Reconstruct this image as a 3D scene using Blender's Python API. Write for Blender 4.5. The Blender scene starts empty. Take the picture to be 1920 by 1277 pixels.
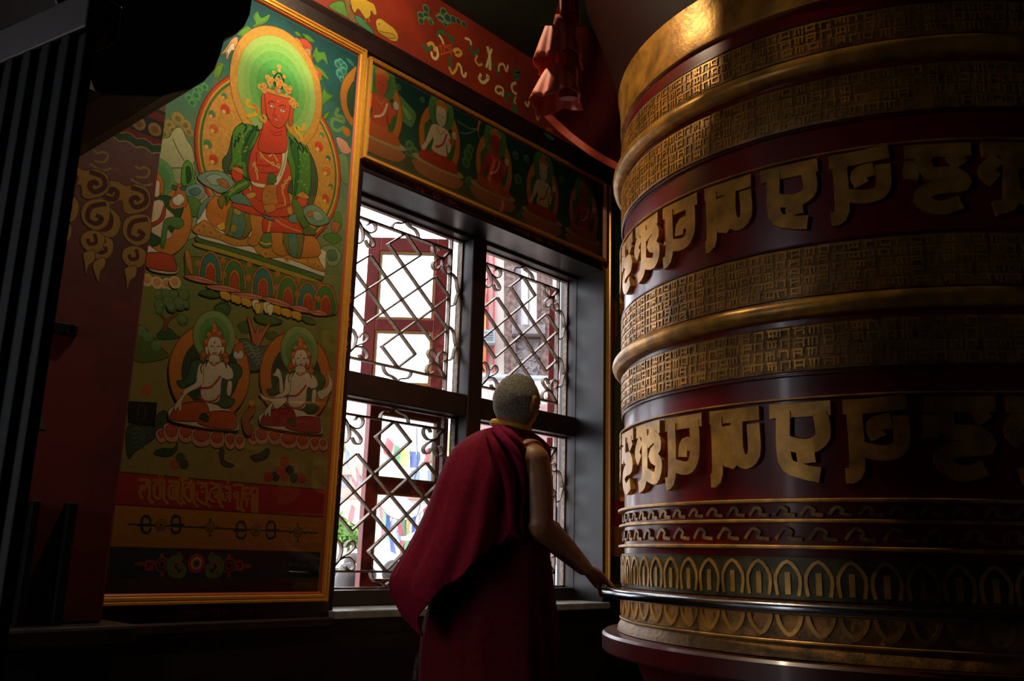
import bpy, bmesh, math, random
from mathutils import Vector, Matrix
random.seed(7)
S = bpy.context.scene
COL = S.collection
PI = math.pi

# ------------------------------------------------------------------ camera
F_PX, PITCH, ROLL, YAW = 1702.63, 0.2320, 0.0284, 0.7324
HC = 0.95                      # lens height
D = 2.95                       # distance of the mural wall
FW = Vector((math.cos(YAW)*math.cos(PITCH), math.sin(YAW)*math.cos(PITCH), math.sin(PITCH)))
_rt = Vector((math.sin(YAW), -math.cos(YAW), 0)); _up = _rt.cross(FW)
RT = _rt*math.cos(ROLL) + _up*math.sin(ROLL)
UP = -_rt*math.sin(ROLL) + _up*math.cos(ROLL)
EYE = Vector((0, 0, HC))
cam = bpy.data.cameras.new('camera'); cam.sensor_width = 36; cam.lens = F_PX/1920*36
cam.clip_start = .05; cam.clip_end = 300
camo = bpy.data.objects.new('camera', cam); COL.objects.link(camo)
camo.matrix_world = Matrix(((RT.x, UP.x, -FW.x, EYE.x), (RT.y, UP.y, -FW.y, EYE.y), (RT.z, UP.z, -FW.z, EYE.z), (0, 0, 0, 1)))
S.camera = camo

# ------------------------------------------------------------------ sky: bright overcast
W = bpy.data.worlds.new('overcast_sky'); S.world = W; W.use_nodes = True
nt = W.node_tree; bgn = nt.nodes['Background']
tc = nt.nodes.new('ShaderNodeTexCoord'); sp = nt.nodes.new('ShaderNodeSeparateXYZ')
rp = nt.nodes.new('ShaderNodeValToRGB')
rp.color_ramp.elements[0].position = .45; rp.color_ramp.elements[0].color = (.80, .86, .96, 1)
rp.color_ramp.elements[1].position = .8; rp.color_ramp.elements[1].color = (.97, .985, 1, 1)
mp = nt.nodes.new('ShaderNodeMapRange'); mp.inputs[1].default_value = -1; mp.inputs[2].default_value = 1
nt.links.new(tc.outputs['Generated'], sp.inputs[0]); nt.links.new(sp.outputs['Z'], mp.inputs[0])
nt.links.new(mp.outputs[0], rp.inputs[0]); nt.links.new(rp.outputs[0], bgn.inputs['Color'])
bgn.inputs['Strength'].default_value = 5.2

# ------------------------------------------------------------------ lamp above the frame
LAMP = Vector((1.80, 2.30, 3.41))
lg = bpy.data.lights.new('ceiling_spot_light', 'SPOT'); lg.energy = 76; lg.color = (1, .80, .52)
lg.spot_size = math.radians(112); lg.spot_blend = .85; lg.shadow_soft_size = .035
lo = bpy.data.objects.new('ceiling_spot_light', lg); COL.objects.link(lo); lo.location = LAMP
LAIM = Vector((1.97, 2.70, 1.7))
lo.rotation_euler = (LAIM-LAMP).to_track_quat('-Z', 'Y').to_euler()

lg2 = bpy.data.lights.new('frieze_wheel_fill_light', 'POINT'); lg2.energy = 31; lg2.color = (1, .78, .48); lg2.shadow_soft_size = .03  # added second source at the lamp, brightens frieze and wheel
lo2 = bpy.data.objects.new('frieze_wheel_fill_light', lg2); COL.objects.link(lo2); lo2.location = LAMP+Vector((.06, 0, -.02))

S.view_settings.view_transform = 'Standard'; S.view_settings.look = 'None'
S.view_settings.gamma = 1; S.view_settings.use_curve_mapping = False
S.view_settings.exposure = 0.0
S.cycles.use_denoising = True
S.cycles.sample_clamp_indirect = 6
S.cycles.max_bounces = 8; S.cycles.transparent_max_bounces = 16
S.cycles.caustics_reflective = False; S.cycles.caustics_refractive = False

# ------------------------------------------------------------------ pixel helpers
def ray(x, y):
    return FW + RT*((x-960)/F_PX) + UP*((638.5-y)/F_PX)
def onY(x, y, Y=D):            # pixel -> point on the vertical plane at distance Y
    d = ray(x, y); t = Y/d.y; return EYE + d*t
def onD(x, y, depth):          # pixel -> point at a depth along the view axis
    return EYE + ray(x, y)*depth

# ------------------------------------------------------------------ materials
def srgb(c):
    def f(v):
        v = v/255
        return v/12.92 if v <= .04045 else ((v+.055)/1.055)**2.4
    return (f(c[0]), f(c[1]), f(c[2]), 1)
MATS = {}
def mat(name, col, rough=.6, metal=0, noise=0, nscale=20, bump=0, bscale=60, coat=0, spec=.5, col2=None, stretch=None, coatrough=.1, sheen=0):
    if name in MATS: return MATS[name]
    m = bpy.data.materials.new(name); m.use_nodes = True; n = m.node_tree
    b = n.nodes['Principled BSDF']; b.inputs['Base Color'].default_value = srgb(col)
    b.inputs['Roughness'].default_value = rough; b.inputs['Metallic'].default_value = metal
    b.inputs['Specular IOR Level'].default_value = spec
    b.inputs['Coat Weight'].default_value = coat; b.inputs['Coat Roughness'].default_value = coatrough
    if sheen: b.inputs['Sheen Weight'].default_value = sheen; b.inputs['Sheen Roughness'].default_value = .4
    t = n.nodes.new('ShaderNodeTexCoord'); vec = t.outputs['Object']
    if stretch:
        mpn = n.nodes.new('ShaderNodeMapping'); mpn.inputs['Scale'].default_value = stretch
        n.links.new(vec, mpn.inputs[0]); vec = mpn.outputs[0]
    if noise or col2:
        ns = n.nodes.new('ShaderNodeTexNoise'); ns.inputs['Scale'].default_value = nscale; ns.inputs['Detail'].default_value = 6
        n.links.new(vec, ns.inputs['Vector'])
        r = n.nodes.new('ShaderNodeValToRGB')
        c2 = col2 if col2 else tuple(max(0, v*(1-noise)) for v in col)
        r.color_ramp.elements[0].position = .35; r.color_ramp.elements[1].position = .65
        r.color_ramp.elements[0].color = srgb(c2); r.color_ramp.elements[1].color = srgb(col)
        n.links.new(ns.outputs['Fac'], r.inputs[0]); n.links.new(r.outputs[0], b.inputs['Base Color'])
    if bump:
        nb = n.nodes.new('ShaderNodeTexNoise'); nb.inputs['Scale'].default_value = bscale; nb.inputs['Detail'].default_value = 4
        n.links.new(vec, nb.inputs['Vector'])
        bp = n.nodes.new('ShaderNodeBump'); bp.inputs['Strength'].default_value = bump; bp.inputs['Distance'].default_value = .01
        n.links.new(nb.outputs['Fac'], bp.inputs['Height']); n.links.new(bp.outputs[0], b.inputs['Normal'])
    MATS[name] = m; return m
def attr_mat(name, rough, metal=0, bump=0, bscale=300, coat=0, grain=.15):
    m = bpy.data.materials.new(name); m.use_nodes = True; n = m.node_tree; b = n.nodes['Principled BSDF']
    a = n.nodes.new('ShaderNodeAttribute'); a.attribute_name = 'Col'
    ns = n.nodes.new('ShaderNodeTexNoise'); ns.inputs['Scale'].default_value = 90; ns.inputs['Detail'].default_value = 5
    t = n.nodes.new('ShaderNodeTexCoord'); n.links.new(t.outputs['Object'], ns.inputs['Vector'])
    mr = n.nodes.new('ShaderNodeMapRange'); mr.inputs[1].default_value = .3; mr.inputs[2].default_value = .7
    mr.inputs[3].default_value = 1-grain; mr.inputs[4].default_value = 1
    n.links.new(ns.outputs['Fac'], mr.inputs[0])
    mx = n.nodes.new('ShaderNodeVectorMath'); mx.operation = 'SCALE'
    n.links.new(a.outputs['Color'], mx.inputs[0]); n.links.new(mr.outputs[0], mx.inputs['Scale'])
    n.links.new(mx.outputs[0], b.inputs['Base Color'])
    b.inputs['Roughness'].default_value = rough; b.inputs['Metallic'].default_value = metal; b.inputs['Specular IOR Level'].default_value = .25
    b.inputs['Coat Weight'].default_value = coat; b.inputs['Coat Roughness'].default_value = .15
    if bump:
        nb = n.nodes.new('ShaderNodeTexNoise'); nb.inputs['Scale'].default_value = bscale; nb.inputs['Detail'].default_value = 3
        n.links.new(t.outputs['Object'], nb.inputs['Vector'])
        bp = n.nodes.new('ShaderNodeBump'); bp.inputs['Strength'].default_value = bump; bp.inputs['Distance'].default_value = .006
        n.links.new(nb.outputs['Fac'], bp.inputs['Height']); n.links.new(bp.outputs[0], b.inputs['Normal'])
    return m
def glass_mat(name, tint=(245, 250, 250), strength=1.0):
    m = bpy.data.materials.new(name); m.use_nodes = True; n = m.node_tree; n.nodes.remove(n.nodes['Principled BSDF'])
    tr = n.nodes.new('ShaderNodeBsdfTransparent'); tr.inputs[0].default_value = srgb(tint)
    gl = n.nodes.new('ShaderNodeBsdfGlossy'); gl.inputs['Roughness'].default_value = .02
    fr = n.nodes.new('ShaderNodeFresnel'); fr.inputs[0].default_value = 1.45
    mm = n.nodes.new('ShaderNodeMath'); mm.operation = 'MULTIPLY'; mm.inputs[1].default_value = strength
    mx = n.nodes.new('ShaderNodeMixShader')
    n.links.new(fr.outputs[0], mm.inputs[0]); n.links.new(mm.outputs[0], mx.inputs[0]); n.links.new(tr.outputs[0], mx.inputs[1]); n.links.new(gl.outputs[0], mx.inputs[2])
    n.links.new(mx.outputs[0], n.nodes['Material Output'].inputs[0]); return m

PAINT = attr_mat('painted_canvas', .85)
GOLDPAINT = attr_mat('gold_relief_paint', .6, .1, bump=.35, bscale=420, grain=.3)
GLASS = glass_mat('picture_glass', (252, 253, 252), .45)
PANE = glass_mat('window_glass', (238, 242, 246), 1.0)
M_GOLD = mat('gilt_frame', (236, 172, 70), .28, .5, noise=.06, nscale=40)
M_FRED = mat('frame_red_edge', (150, 58, 34), .45)
M_LAC = mat('dark_lacquered_wood', (34, 22, 26), .32, noise=.35, nscale=14, bump=.12, bscale=40, coat=.3, coatrough=.25)
M_LAC2 = mat('maroon_black_timber', (40, 20, 22), .45, noise=.3, nscale=9, bump=.1, bscale=30)
M_JAMB = mat('purple_brown_gloss_timber', (22, 14, 19), .34, noise=.15, nscale=9, stretch=(1, 1, .1), spec=.4)
M_FRZ = mat('red_frieze_paint', (148, 48, 28), .55, noise=.18, nscale=5, bump=.05)
M_CEIL = mat('dark_green_ceiling_paint', (34, 46, 34), .7, noise=.2, nscale=4)
M_DADO = mat('dark_brown_marble', (34, 27, 22), .35, col2=(16, 14, 13), nscale=8, coat=.2)
M_FLOOR = mat('dark_stone', (40, 34, 32), .5, noise=.4, nscale=5, bump=.1, bscale=12)
M_INWALL = mat('dark_maroon_plaster', (52, 24, 20), .8, noise=.3, nscale=4)
M_IRON = mat('painted_iron', (122, 98, 82), .45, .15, noise=.35, nscale=50, bump=.2, bscale=120)
M_STONE = mat('pale_stone', (150, 150, 148), .4, noise=.2, nscale=14)

# ------------------------------------------------------------------ mesh builder
class MB:
    def __init__(s): s.v = []; s.f = []; s.m = []; s.c = None
    def add(s, vs, fs, mi=0):
        o = len(s.v); s.v += [tuple(p) for p in vs]
        for f in fs: s.f.append(tuple(i+o for i in f)); s.m.append(mi)
        return s
    def box(s, a, b, mi=0):
        x0, y0, z0 = a; x1, y1, z1 = b
        return s.add([(x0,y0,z0),(x1,y0,z0),(x1,y1,z0),(x0,y1,z0),(x0,y0,z1),(x1,y0,z1),(x1,y1,z1),(x0,y1,z1)],
              [(0,3,2,1),(4,5,6,7),(0,1,5,4),(1,2,6,5),(2,3,7,6),(3,0,4,7)], mi)
    def hexa(s, p, mi=0):      # 8 points: bottom ring then top ring
        return s.add(p, [(0,3,2,1),(4,5,6,7),(0,1,5,4),(1,2,6,5),(2,3,7,6),(3,0,4,7)], mi)
    def tube(s, path, r, n=8, closed=False, caps=True, mi=0, up=Vector((0,0,1))):
        P = [Vector(p) for p in path]; k = len(P); rs = r if isinstance(r, (list, tuple)) else [r]*k
        vs = []; N = None
        for i in range(k):
            if closed: t = P[(i+1) % k]-P[i-1]
            else: t = P[min(i+1, k-1)]-P[max(i-1, 0)]
            t = t.normalized() if t.length > 1e-9 else Vector((0,0,1))
            if N is None:
                N = up.cross(t)
                if N.length < 1e-3: N = Vector((1,0,0)).cross(t)
            else: N = N - t*N.dot(t)
            N = N.normalized(); B = t.cross(N)
            for j in range(n):
                a = 2*PI*j/n; vs.append(P[i]+(N*math.cos(a)+B*math.sin(a))*rs[i])
        fs = []
        for i in range(k if closed else k-1):
            for j in range(n):
                a = i*n+j; b = i*n+(j+1) % n; c = ((i+1) % k)*n+(j+1) % n; d = ((i+1) % k)*n+j
                fs.append((a, b, c, d))
        if caps and not closed:
            fs.append(tuple(range(n-1, -1, -1))); fs.append(tuple((k-1)*n+j for j in range(n)))
        return s.add(vs, fs, mi)
    def strip(s, path, w, t, axis, closed=False, mi=0):
        """flat bar swept along path: width w along axis, thickness t in the plane"""
        P = [Vector(p) for p in path]; A = Vector(axis).normalized(); k = len(P); vs = []
        for i in range(k):
            a = P[i-1] if (closed or i) else P[0]; b = P[(i+1) % k] if (closed or i < k-1) else P[k-1]
            d = (b-a).normalized(); nn = A.cross(d).normalized()
            for (u, q) in ((-1,-1),(1,-1),(1,1),(-1,1)): vs.append(P[i]+A*(u*w/2)+nn*(q*t/2))
        fs = []
        for i in range(k if closed else k-1):
            for j in range(4):
                a = i*4+j; b = i*4+(j+1) % 4; i2 = (i+1) % k; fs.append((a, b, i2*4+(j+1) % 4, i2*4+j))
        if not closed: fs += [(3,2,1,0), tuple((k-1)*4+j for j in range(4))]
        return s.add(vs, fs, mi)
    def lathe(s, prof, c=(0,0,0), n=96, mi=0, closed=False):
        vs = []; k = len(prof)
        for r, z in prof:
            for j in range(n):
                a = 2*PI*j/n; vs.append((c[0]+r*math.cos(a), c[1]+r*math.sin(a), c[2]+z))
        fs = []
        for i in range(k if closed else k-1):
            for j in range(n):
                i2 = (i+1) % k; fs.append((i*n+j, i*n+(j+1) % n, i2*n+(j+1) % n, i2*n+j))
        return s.add(vs, fs, mi)
    def sphere(s, c, r, n=12, k=8, mi=0):
        rx, ry, rz = r if isinstance(r, (tuple, list)) else (r, r, r); vs = [(c[0], c[1], c[2]+rz)]
        for i in range(1, k):
            p = PI*i/k
            for j in range(n):
                a = 2*PI*j/n; vs.append((c[0]+rx*math.sin(p)*math.cos(a), c[1]+ry*math.sin(p)*math.sin(a), c[2]+rz*math.cos(p)))
        vs.append((c[0], c[1], c[2]-rz)); fs = []
        for j in range(n): fs.append((0, 1+j, 1+(j+1) % n))
        for i in range(k-2):
            for j in range(n): fs.append((1+i*n+j, 1+(i+1)*n+j, 1+(i+1)*n+(j+1) % n, 1+i*n+(j+1) % n))
        l = len(vs)-1
        for j in range(n): fs.append((l, 1+(k-2)*n+(j+1) % n, 1+(k-2)*n+j))
        return s.add(vs, fs, mi)
    def prism(s, poly, d, mi=0):   # polygon (3D points) extruded along vector d
        P = [Vector(p) for p in poly]; n = len(P); d = Vector(d)
        return s.add(P+[p+d for p in P], [tuple(range(n-1, -1, -1)), tuple(range(n, 2*n))]+[(i, (i+1) % n, n+(i+1) % n, n+i) for i in range(n)], mi)
    def build(s, name, mats, parent=None, smooth=False, bevel=0, origin=None):
        me = bpy.data.meshes.new(name)
        v = s.v
        if origin is not None:
            o_ = Vector(origin); v = [tuple(Vector(p)-o_) for p in v]
        me.from_pydata(v, [], s.f)
        for m in (mats if isinstance(mats, (list, tuple)) else [mats]): me.materials.append(m)
        if any(s.m): me.polygons.foreach_set('material_index', s.m)
        bm = bmesh.new(); bm.from_mesh(me); bmesh.ops.recalc_face_normals(bm, faces=bm.faces); bm.to_mesh(me); bm.free()
        if smooth:
            me.polygons.foreach_set('use_smooth', [True]*len(me.polygons))
            try: me.set_sharp_from_angle(angle=math.radians(40 if smooth is True else smooth))
            except Exception: pass
        me.update()
        o = bpy.data.objects.new(name, me); COL.objects.link(o)
        if origin is not None: o.location = origin
        if parent:
            o.parent = parent
            o.matrix_parent_inverse = Matrix.Identity(4)
            o.location = Vector(o.location) - world_loc(parent)
        if bevel:
            md = o.modifiers.new('bevel', 'BEVEL'); md.width = bevel; md.segments = 2; md.limit_method = 'ANGLE'
        return o
def world_loc(o):
    l = Vector(o.location); p = o.parent
    while p: l += Vector(p.location); p = p.parent
    return l
def tag(o, label=None, cat=None, group=None, kind=None):
    if label: o['label'] = label
    if cat: o['category'] = cat
    if group: o['group'] = group
    if kind: o['kind'] = kind
    return o
def thing(name, label, cat, loc=(0,0,0), group=None):
    o = bpy.data.objects.new(name, None); COL.objects.link(o); o.location = loc; o.empty_display_size = .1
    return tag(o, label, cat, group)
def struct(name, mb, m, label=None, **k):
    o = mb.build(name, m, **k); o['kind'] = 'structure'
    if label: o['label'] = label
    return o
def cat(pts, sub=6, closed=True):      # Catmull-Rom smoothing of a point list
    n = len(pts); out = []
    P = [Vector(p) for p in pts]
    rng = range(n if closed else n-1)
    for i in rng:
        if closed: p0, p1, p2, p3 = P[i-1], P[i], P[(i+1) % n], P[(i+2) % n]
        else: p0, p1, p2, p3 = P[max(i-1, 0)], P[i], P[i+1], P[min(i+2, n-1)]
        for j in range(sub):
            t = j/sub; t2 = t*t; t3 = t2*t
            out.append(.5*((2*p1)+(p2-p0)*t+(2*p0-5*p1+4*p2-p3)*t2+(-p0+3*p1-3*p2+p3)*t3))
    if not closed: out.append(P[-1])
    return out

# ------------------------------------------------------------------ the room
CEIL = 3.58
WX0, WX1, WZ0, WZ1 = 2.27, 4.06, .72, 2.562
w = MB()
w.box((-1.1, D, 0), (WX0, D+.32, CEIL+.1)).box((WX1, D, 0), (8, D+.32, CEIL+.1))
w.box((WX0, D, 0), (WX1, D+.32, WZ0)).box((WX0, D, WZ1), (WX1, D+.32, CEIL+.1))
struct('wall_back', w, M_LAC, 'dark lacquered wall that holds the framed murals and the window')
struct('floor', MB().box((-1.1, -3.5, -.1), (8, D+.32, 0)), M_FLOOR, 'dark stone floor of the wheel hall')
struct('ceiling', MB().box((-1.1, -3.5, CEIL), (8, D+.32, CEIL+.12)), M_CEIL, 'dark green painted ceiling above the red frieze')
struct('wall_left', MB().box((-1.1, -3.5, 0), (-1, 1.81, CEIL+.1)).box((-1.1, 2.50, 0), (-1, D+.32, CEIL+.1)).box((-1.1, 1.81, 2.2), (-1, 2.50, CEIL+.1)), M_INWALL, 'maroon side wall with an unseen gateway gap set to light the monk')  # unseen gateway, its gap placed to daylight the monk but not the wheel
struct('wall_right', MB().box((8, -3.5, 0), (8.1, D+.32, CEIL+.1)), M_INWALL)
struct('wall_front', MB().box((-1.1, -3.6, 0), (8.1, -3.5, CEIL+.1)), M_INWALL)
# dado under window and murals, slightly proud, with a top ledge
struct('wall_dado', MB().box((-1, D-.03, 0), (WX0-.0, D, .68)).box((WX0, D-.03, 0), (WX1, D, WZ0-.012)).box((WX1, D-.03, 0), (8, D, .68)), M_DADO, 'dark brown marble dado below the window and murals')
struct('trim_1', MB().box((-1, D-.045, .665), (WX0-.01, D, .70)), M_LAC2, 'dark ledge along the top of the dado', bevel=.006)
# frieze board and the cornice strip below it
struct('trim_2', MB().box((-1, D-.02, 3.205), (8, D, CEIL)), M_FRZ, 'red painted frieze board under the ceiling')
cz = MB()
prof = [(D, 3.205), (D-.02, 3.205), (D-.022, 3.195), (D-.012, 3.175), (D-.012, 3.115), (D, 3.112)]
cz.prism([(-1, y, z) for y, z in prof], (9, 0, 0))
struct('trim_3', cz, M_LAC2, 'dark cornice strip between the frieze and the gilt frames')
# ------------------------------------------------------------------ window_1: deep reveal, timber cross
win = thing('window_1', 'deep timber window with four grilled openings', None, ((WX0+WX1)/2, D, WZ0)); win['kind'] = 'structure'
YF0, YF1 = 3.14, 3.25
XA, XB, XC, XE = 2.385, 3.165, 3.265, 4.045
ZA, ZB, ZC, ZE = .787, 1.61, 1.72, 2.535
MB().box((WX0, D-.004, WZ1-.012), (WX1, YF0, WZ1)).build('window_head_lining', M_JAMB, win)
MB().box((WX0, D-.004, WZ0), (WX0+.012, YF0, WZ1-.012)).build('window_jamb', M_JAMB, win)
MB().box((WX1-.012, D-.004, WZ0), (WX1, YF0, WZ1-.012)).build('window_jamb', M_JAMB, win)
MB().box((WX0-.004, D-.045, WZ0-.03), (WX1+.004, YF0, WZ0+.002)).build('window_sill', M_STONE, win, bevel=.004)
MB().box((WX0, YF0, WZ0), (XA, YF1, WZ1)).build('window_post', M_LAC2, win)
MB().box((XE, YF0, WZ0), (WX1, YF1, WZ1)).build('window_post', M_LAC2, win)
MB().box((XB, YF0-.012, ZA), (XC, YF1, ZE)).build('mullion', M_LAC2, win, bevel=.006)
MB().box((XA, YF0, ZB), (XB, YF1, ZC)).build('transom', M_LAC2, win, bevel=.006)
MB().box((XC, YF0, ZB), (XE, YF1, ZC)).build('transom', M_LAC2, win, bevel=.006)
MB().box((XA, YF0, WZ0), (XE, YF1, ZA)).build('bottom_rail', M_LAC2, win, bevel=.006)
MB().box((XA, YF0, ZE), (XE, YF1, WZ1)).build('top_rail', M_LAC2, win, bevel=.006)

# ------------------------------------------------------------------ iron grilles
SCA = [(0,0),(.044,.043),(.06,.091),(.044,.123),(.02,.131),(.004,.117),(.010,.093),(.023,.083)]
SCC = [(b, a) for a, b in SCA]
SCB = [(.058,.058),(.100,.078),(.126,.104),(.116,.126),(.092,.124),(.074,.100)]
OGE = [(-.088,0),(-.082,.022),(-.062,.040),(-.03,.046),(-.008,.056),(0,.07)]
def grille(x0, x1, z0, z1, label):
    Y = 3.215; w_, t_ = .021, .0075; ax = (0, 1, 0)
    g = thing('window_grille', label, 'grille', ((x0+x1)/2, Y, z0), 'iron window grilles')
    def bar(nm, pts, w=w_, t=t_, y=Y):
        return MB().strip([(a, y, b) for a, b in pts], w, t, ax).build(nm, M_IRON, g)
    e = .004
    for pts in ([(x0+e,z0),(x0+e,z1)], [(x1-e,z0),(x1-e,z1)], [(x0,z0+e),(x1,z0+e)], [(x0,z1-e),(x1,z1-e)]): bar('frame_bar', pts, .026, .010)
    a0, a1, b0, b1 = x0+.07, x1-.078, z0+.075, z1-.07
    for pts in ([(a0,z0),(a0,z1)], [(a1,z0),(a1,z1)], [(a0,b0),(a1,b0)], [(a0,b1),(a1,b1)]): bar('inner_bar', pts, .022, .0095)
    Wd, Hd = a1-a0, b1-b0
    G = lambda i, j: (a0+Wd*i/6, b1-Hd*j/8)
    half = [[(3,0),(2,1),(6,5),(5,6),(1,2),(0,3),(4,7),(3,8)], [(0,5),(1,6)]]
    A = [((3,0),(4,1)), ((2,1),(6,5)), ((1,2),(5,6)), ((0,3),(4,7)), ((0,5),(1,6)), ((2,7),(3,8)), ((5,2),(6,3))]
    for k, (p, q) in enumerate(A): bar('lattice_bar', [G(*p), G(*q)], y=Y-.004)
    for k, (p, q) in enumerate(A): bar('lattice_bar', [G(6-p[0], p[1]), G(6-q[0], q[1])], y=Y+.004)
    for cx, sx in ((a0, 1), (a1, -1)):
        for cz_, sz in ((b0, 1), (b1, -1)):
            for sc in (SCA, SCB, SCC):
                bar('scroll', [(cx+sx*p[0], cz_+sz*p[1]) for p in cat([Vector((u, v, 0)) for u, v in sc], 5, False)], .022, .006)
    def og(f):
        pts = cat([Vector((u, v, 0)) for u, v in OGE], 4, False)
        for m in (1, -1): bar('ogee_curl', [f(m*p[0], p[1]) for p in pts], .022, .006)
    cxm = (a0+a1)/2
    og(lambda u, v: (cxm+u, b1+v)); og(lambda u, v: (cxm+u, b0-v))
    for fr in (.31, .73):
        zc = b1-Hd*fr
        og(lambda u, v: (a1+v*1.1, zc+u)); og(lambda u, v: (a0-v, zc+u))
    return g
grille(XA, XB, ZC, ZE, 'iron lattice grille in the upper opening next to the large framed mural')
grille(XC, XE, ZC, ZE, 'iron lattice grille in the upper opening next to the prayer wheel')
grille(XA, XB, ZA, ZB, 'iron lattice grille in the lower opening next to the large framed mural')
grille(XC, XE, ZA, ZB, 'iron lattice grille in the lower opening behind the monk')
# loose wire tied to the lower grille
wp = [onY(*q, 3.19) for q in ((781,801),(782,845),(783,880),(778,895),(780,915),(788,930),(786,955),(778,975))]
tag(MB().tube(cat(wp, 4, False), .0014, 5).build('tie_wire', mat('wire', (120, 70, 50), .5, .5)), 'thin loose wire hanging on the lower window grille', 'wire')

# ------------------------------------------------------------------ red casement leaves
M_SASH = mat('red_brown_sash_paint', (128, 38, 34), .42, noise=.2, nscale=12)
M_BEAD = mat('ochre_bead_paint', (150, 104, 44), .5)
def casement(hx, hy, ang, wd, z0, z1, label, mid=.52):
    r = thing('casement_window', label, 'window leaf', (hx, hy, z0))
    dx, dy = math.cos(ang), math.sin(ang); nx, ny = -dy, dx; th = .036
    def pc(u0, u1, a, b, nm, m, t0=-th/2, t1=th/2, par=r):
        P = [(hx+dx*u+nx*t, hy+dy*u+ny*t, z) for z in (a, b) for (u, t) in ((u0,t0),(u1,t0),(u1,t1),(u0,t1))]
        return MB().hexa(P).build(nm, m, par, bevel=.003 if nm in ('stile', 'rail') else 0)
    sw = .062
    pc(0, sw, z0, z1, 'stile', M_SASH); s2 = pc(wd-sw, wd, z0, z1, 'stile', M_SASH)
    zm = z0+(z1-z0)*mid
    pc(sw, wd-sw, z0, z0+.075, 'rail', M_SASH); pc(sw, wd-sw, z1-.075, z1, 'rail', M_SASH); pc(sw, wd-sw, zm-.03, zm+.03, 'rail', M_SASH)
    for a, b in ((z0+.075, zm-.03), (zm+.03, z1-.075)):
        p = pc(sw, wd-sw, a, b, 'pane', PANE, -.003, .003)
        for q in ((sw, sw+.012, a, b), (wd-sw-.012, wd-sw, a, b), (sw+.012, wd-sw-.012, a, a+.012), (sw+.012, wd-sw-.012, b-.012, b)):
            pc(*q, 'glazing_bead', M_BEAD, -.014, .014, p)
    hp = [(hx+dx*(wd-.03)+nx*s, hy+dy*(wd-.03)+ny*s, zm+z) for s, z in ((-.016, .05), (-.04, .045), (-.04, -.05), (-.016, -.055))]
    MB().tube(cat(hp, 4, False), .005, 6).build('handle', M_IRON, r, smooth=True)
    for zz in (z0+.1, z1-.1):
        MB().tube([(hx-nx*.02, hy-ny*.02, zz-.03), (hx-nx*.02, hy-ny*.02, zz+.03)], .007, 8).build('hinge', M_LAC, r)
    return r
casement(3.15, 3.30, math.radians(131.5), .42, 1.70, 2.56, 'red casement leaf swung open behind the upper window grille', .45)
casement(3.20, 3.31, math.radians(177), .49, .74, 1.67, 'red casement leaf nearly closed behind the lower window grille', .55)
casement(4.06, 3.335, math.radians(38.4), .40, 1.70, 2.52, 'red casement leaf folded back beside the carved facade, upper one')
casement(4.06, 3.335, math.radians(38.0), .40, .74, 1.62, 'red casement leaf folded back behind the monk, lower one')
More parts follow.
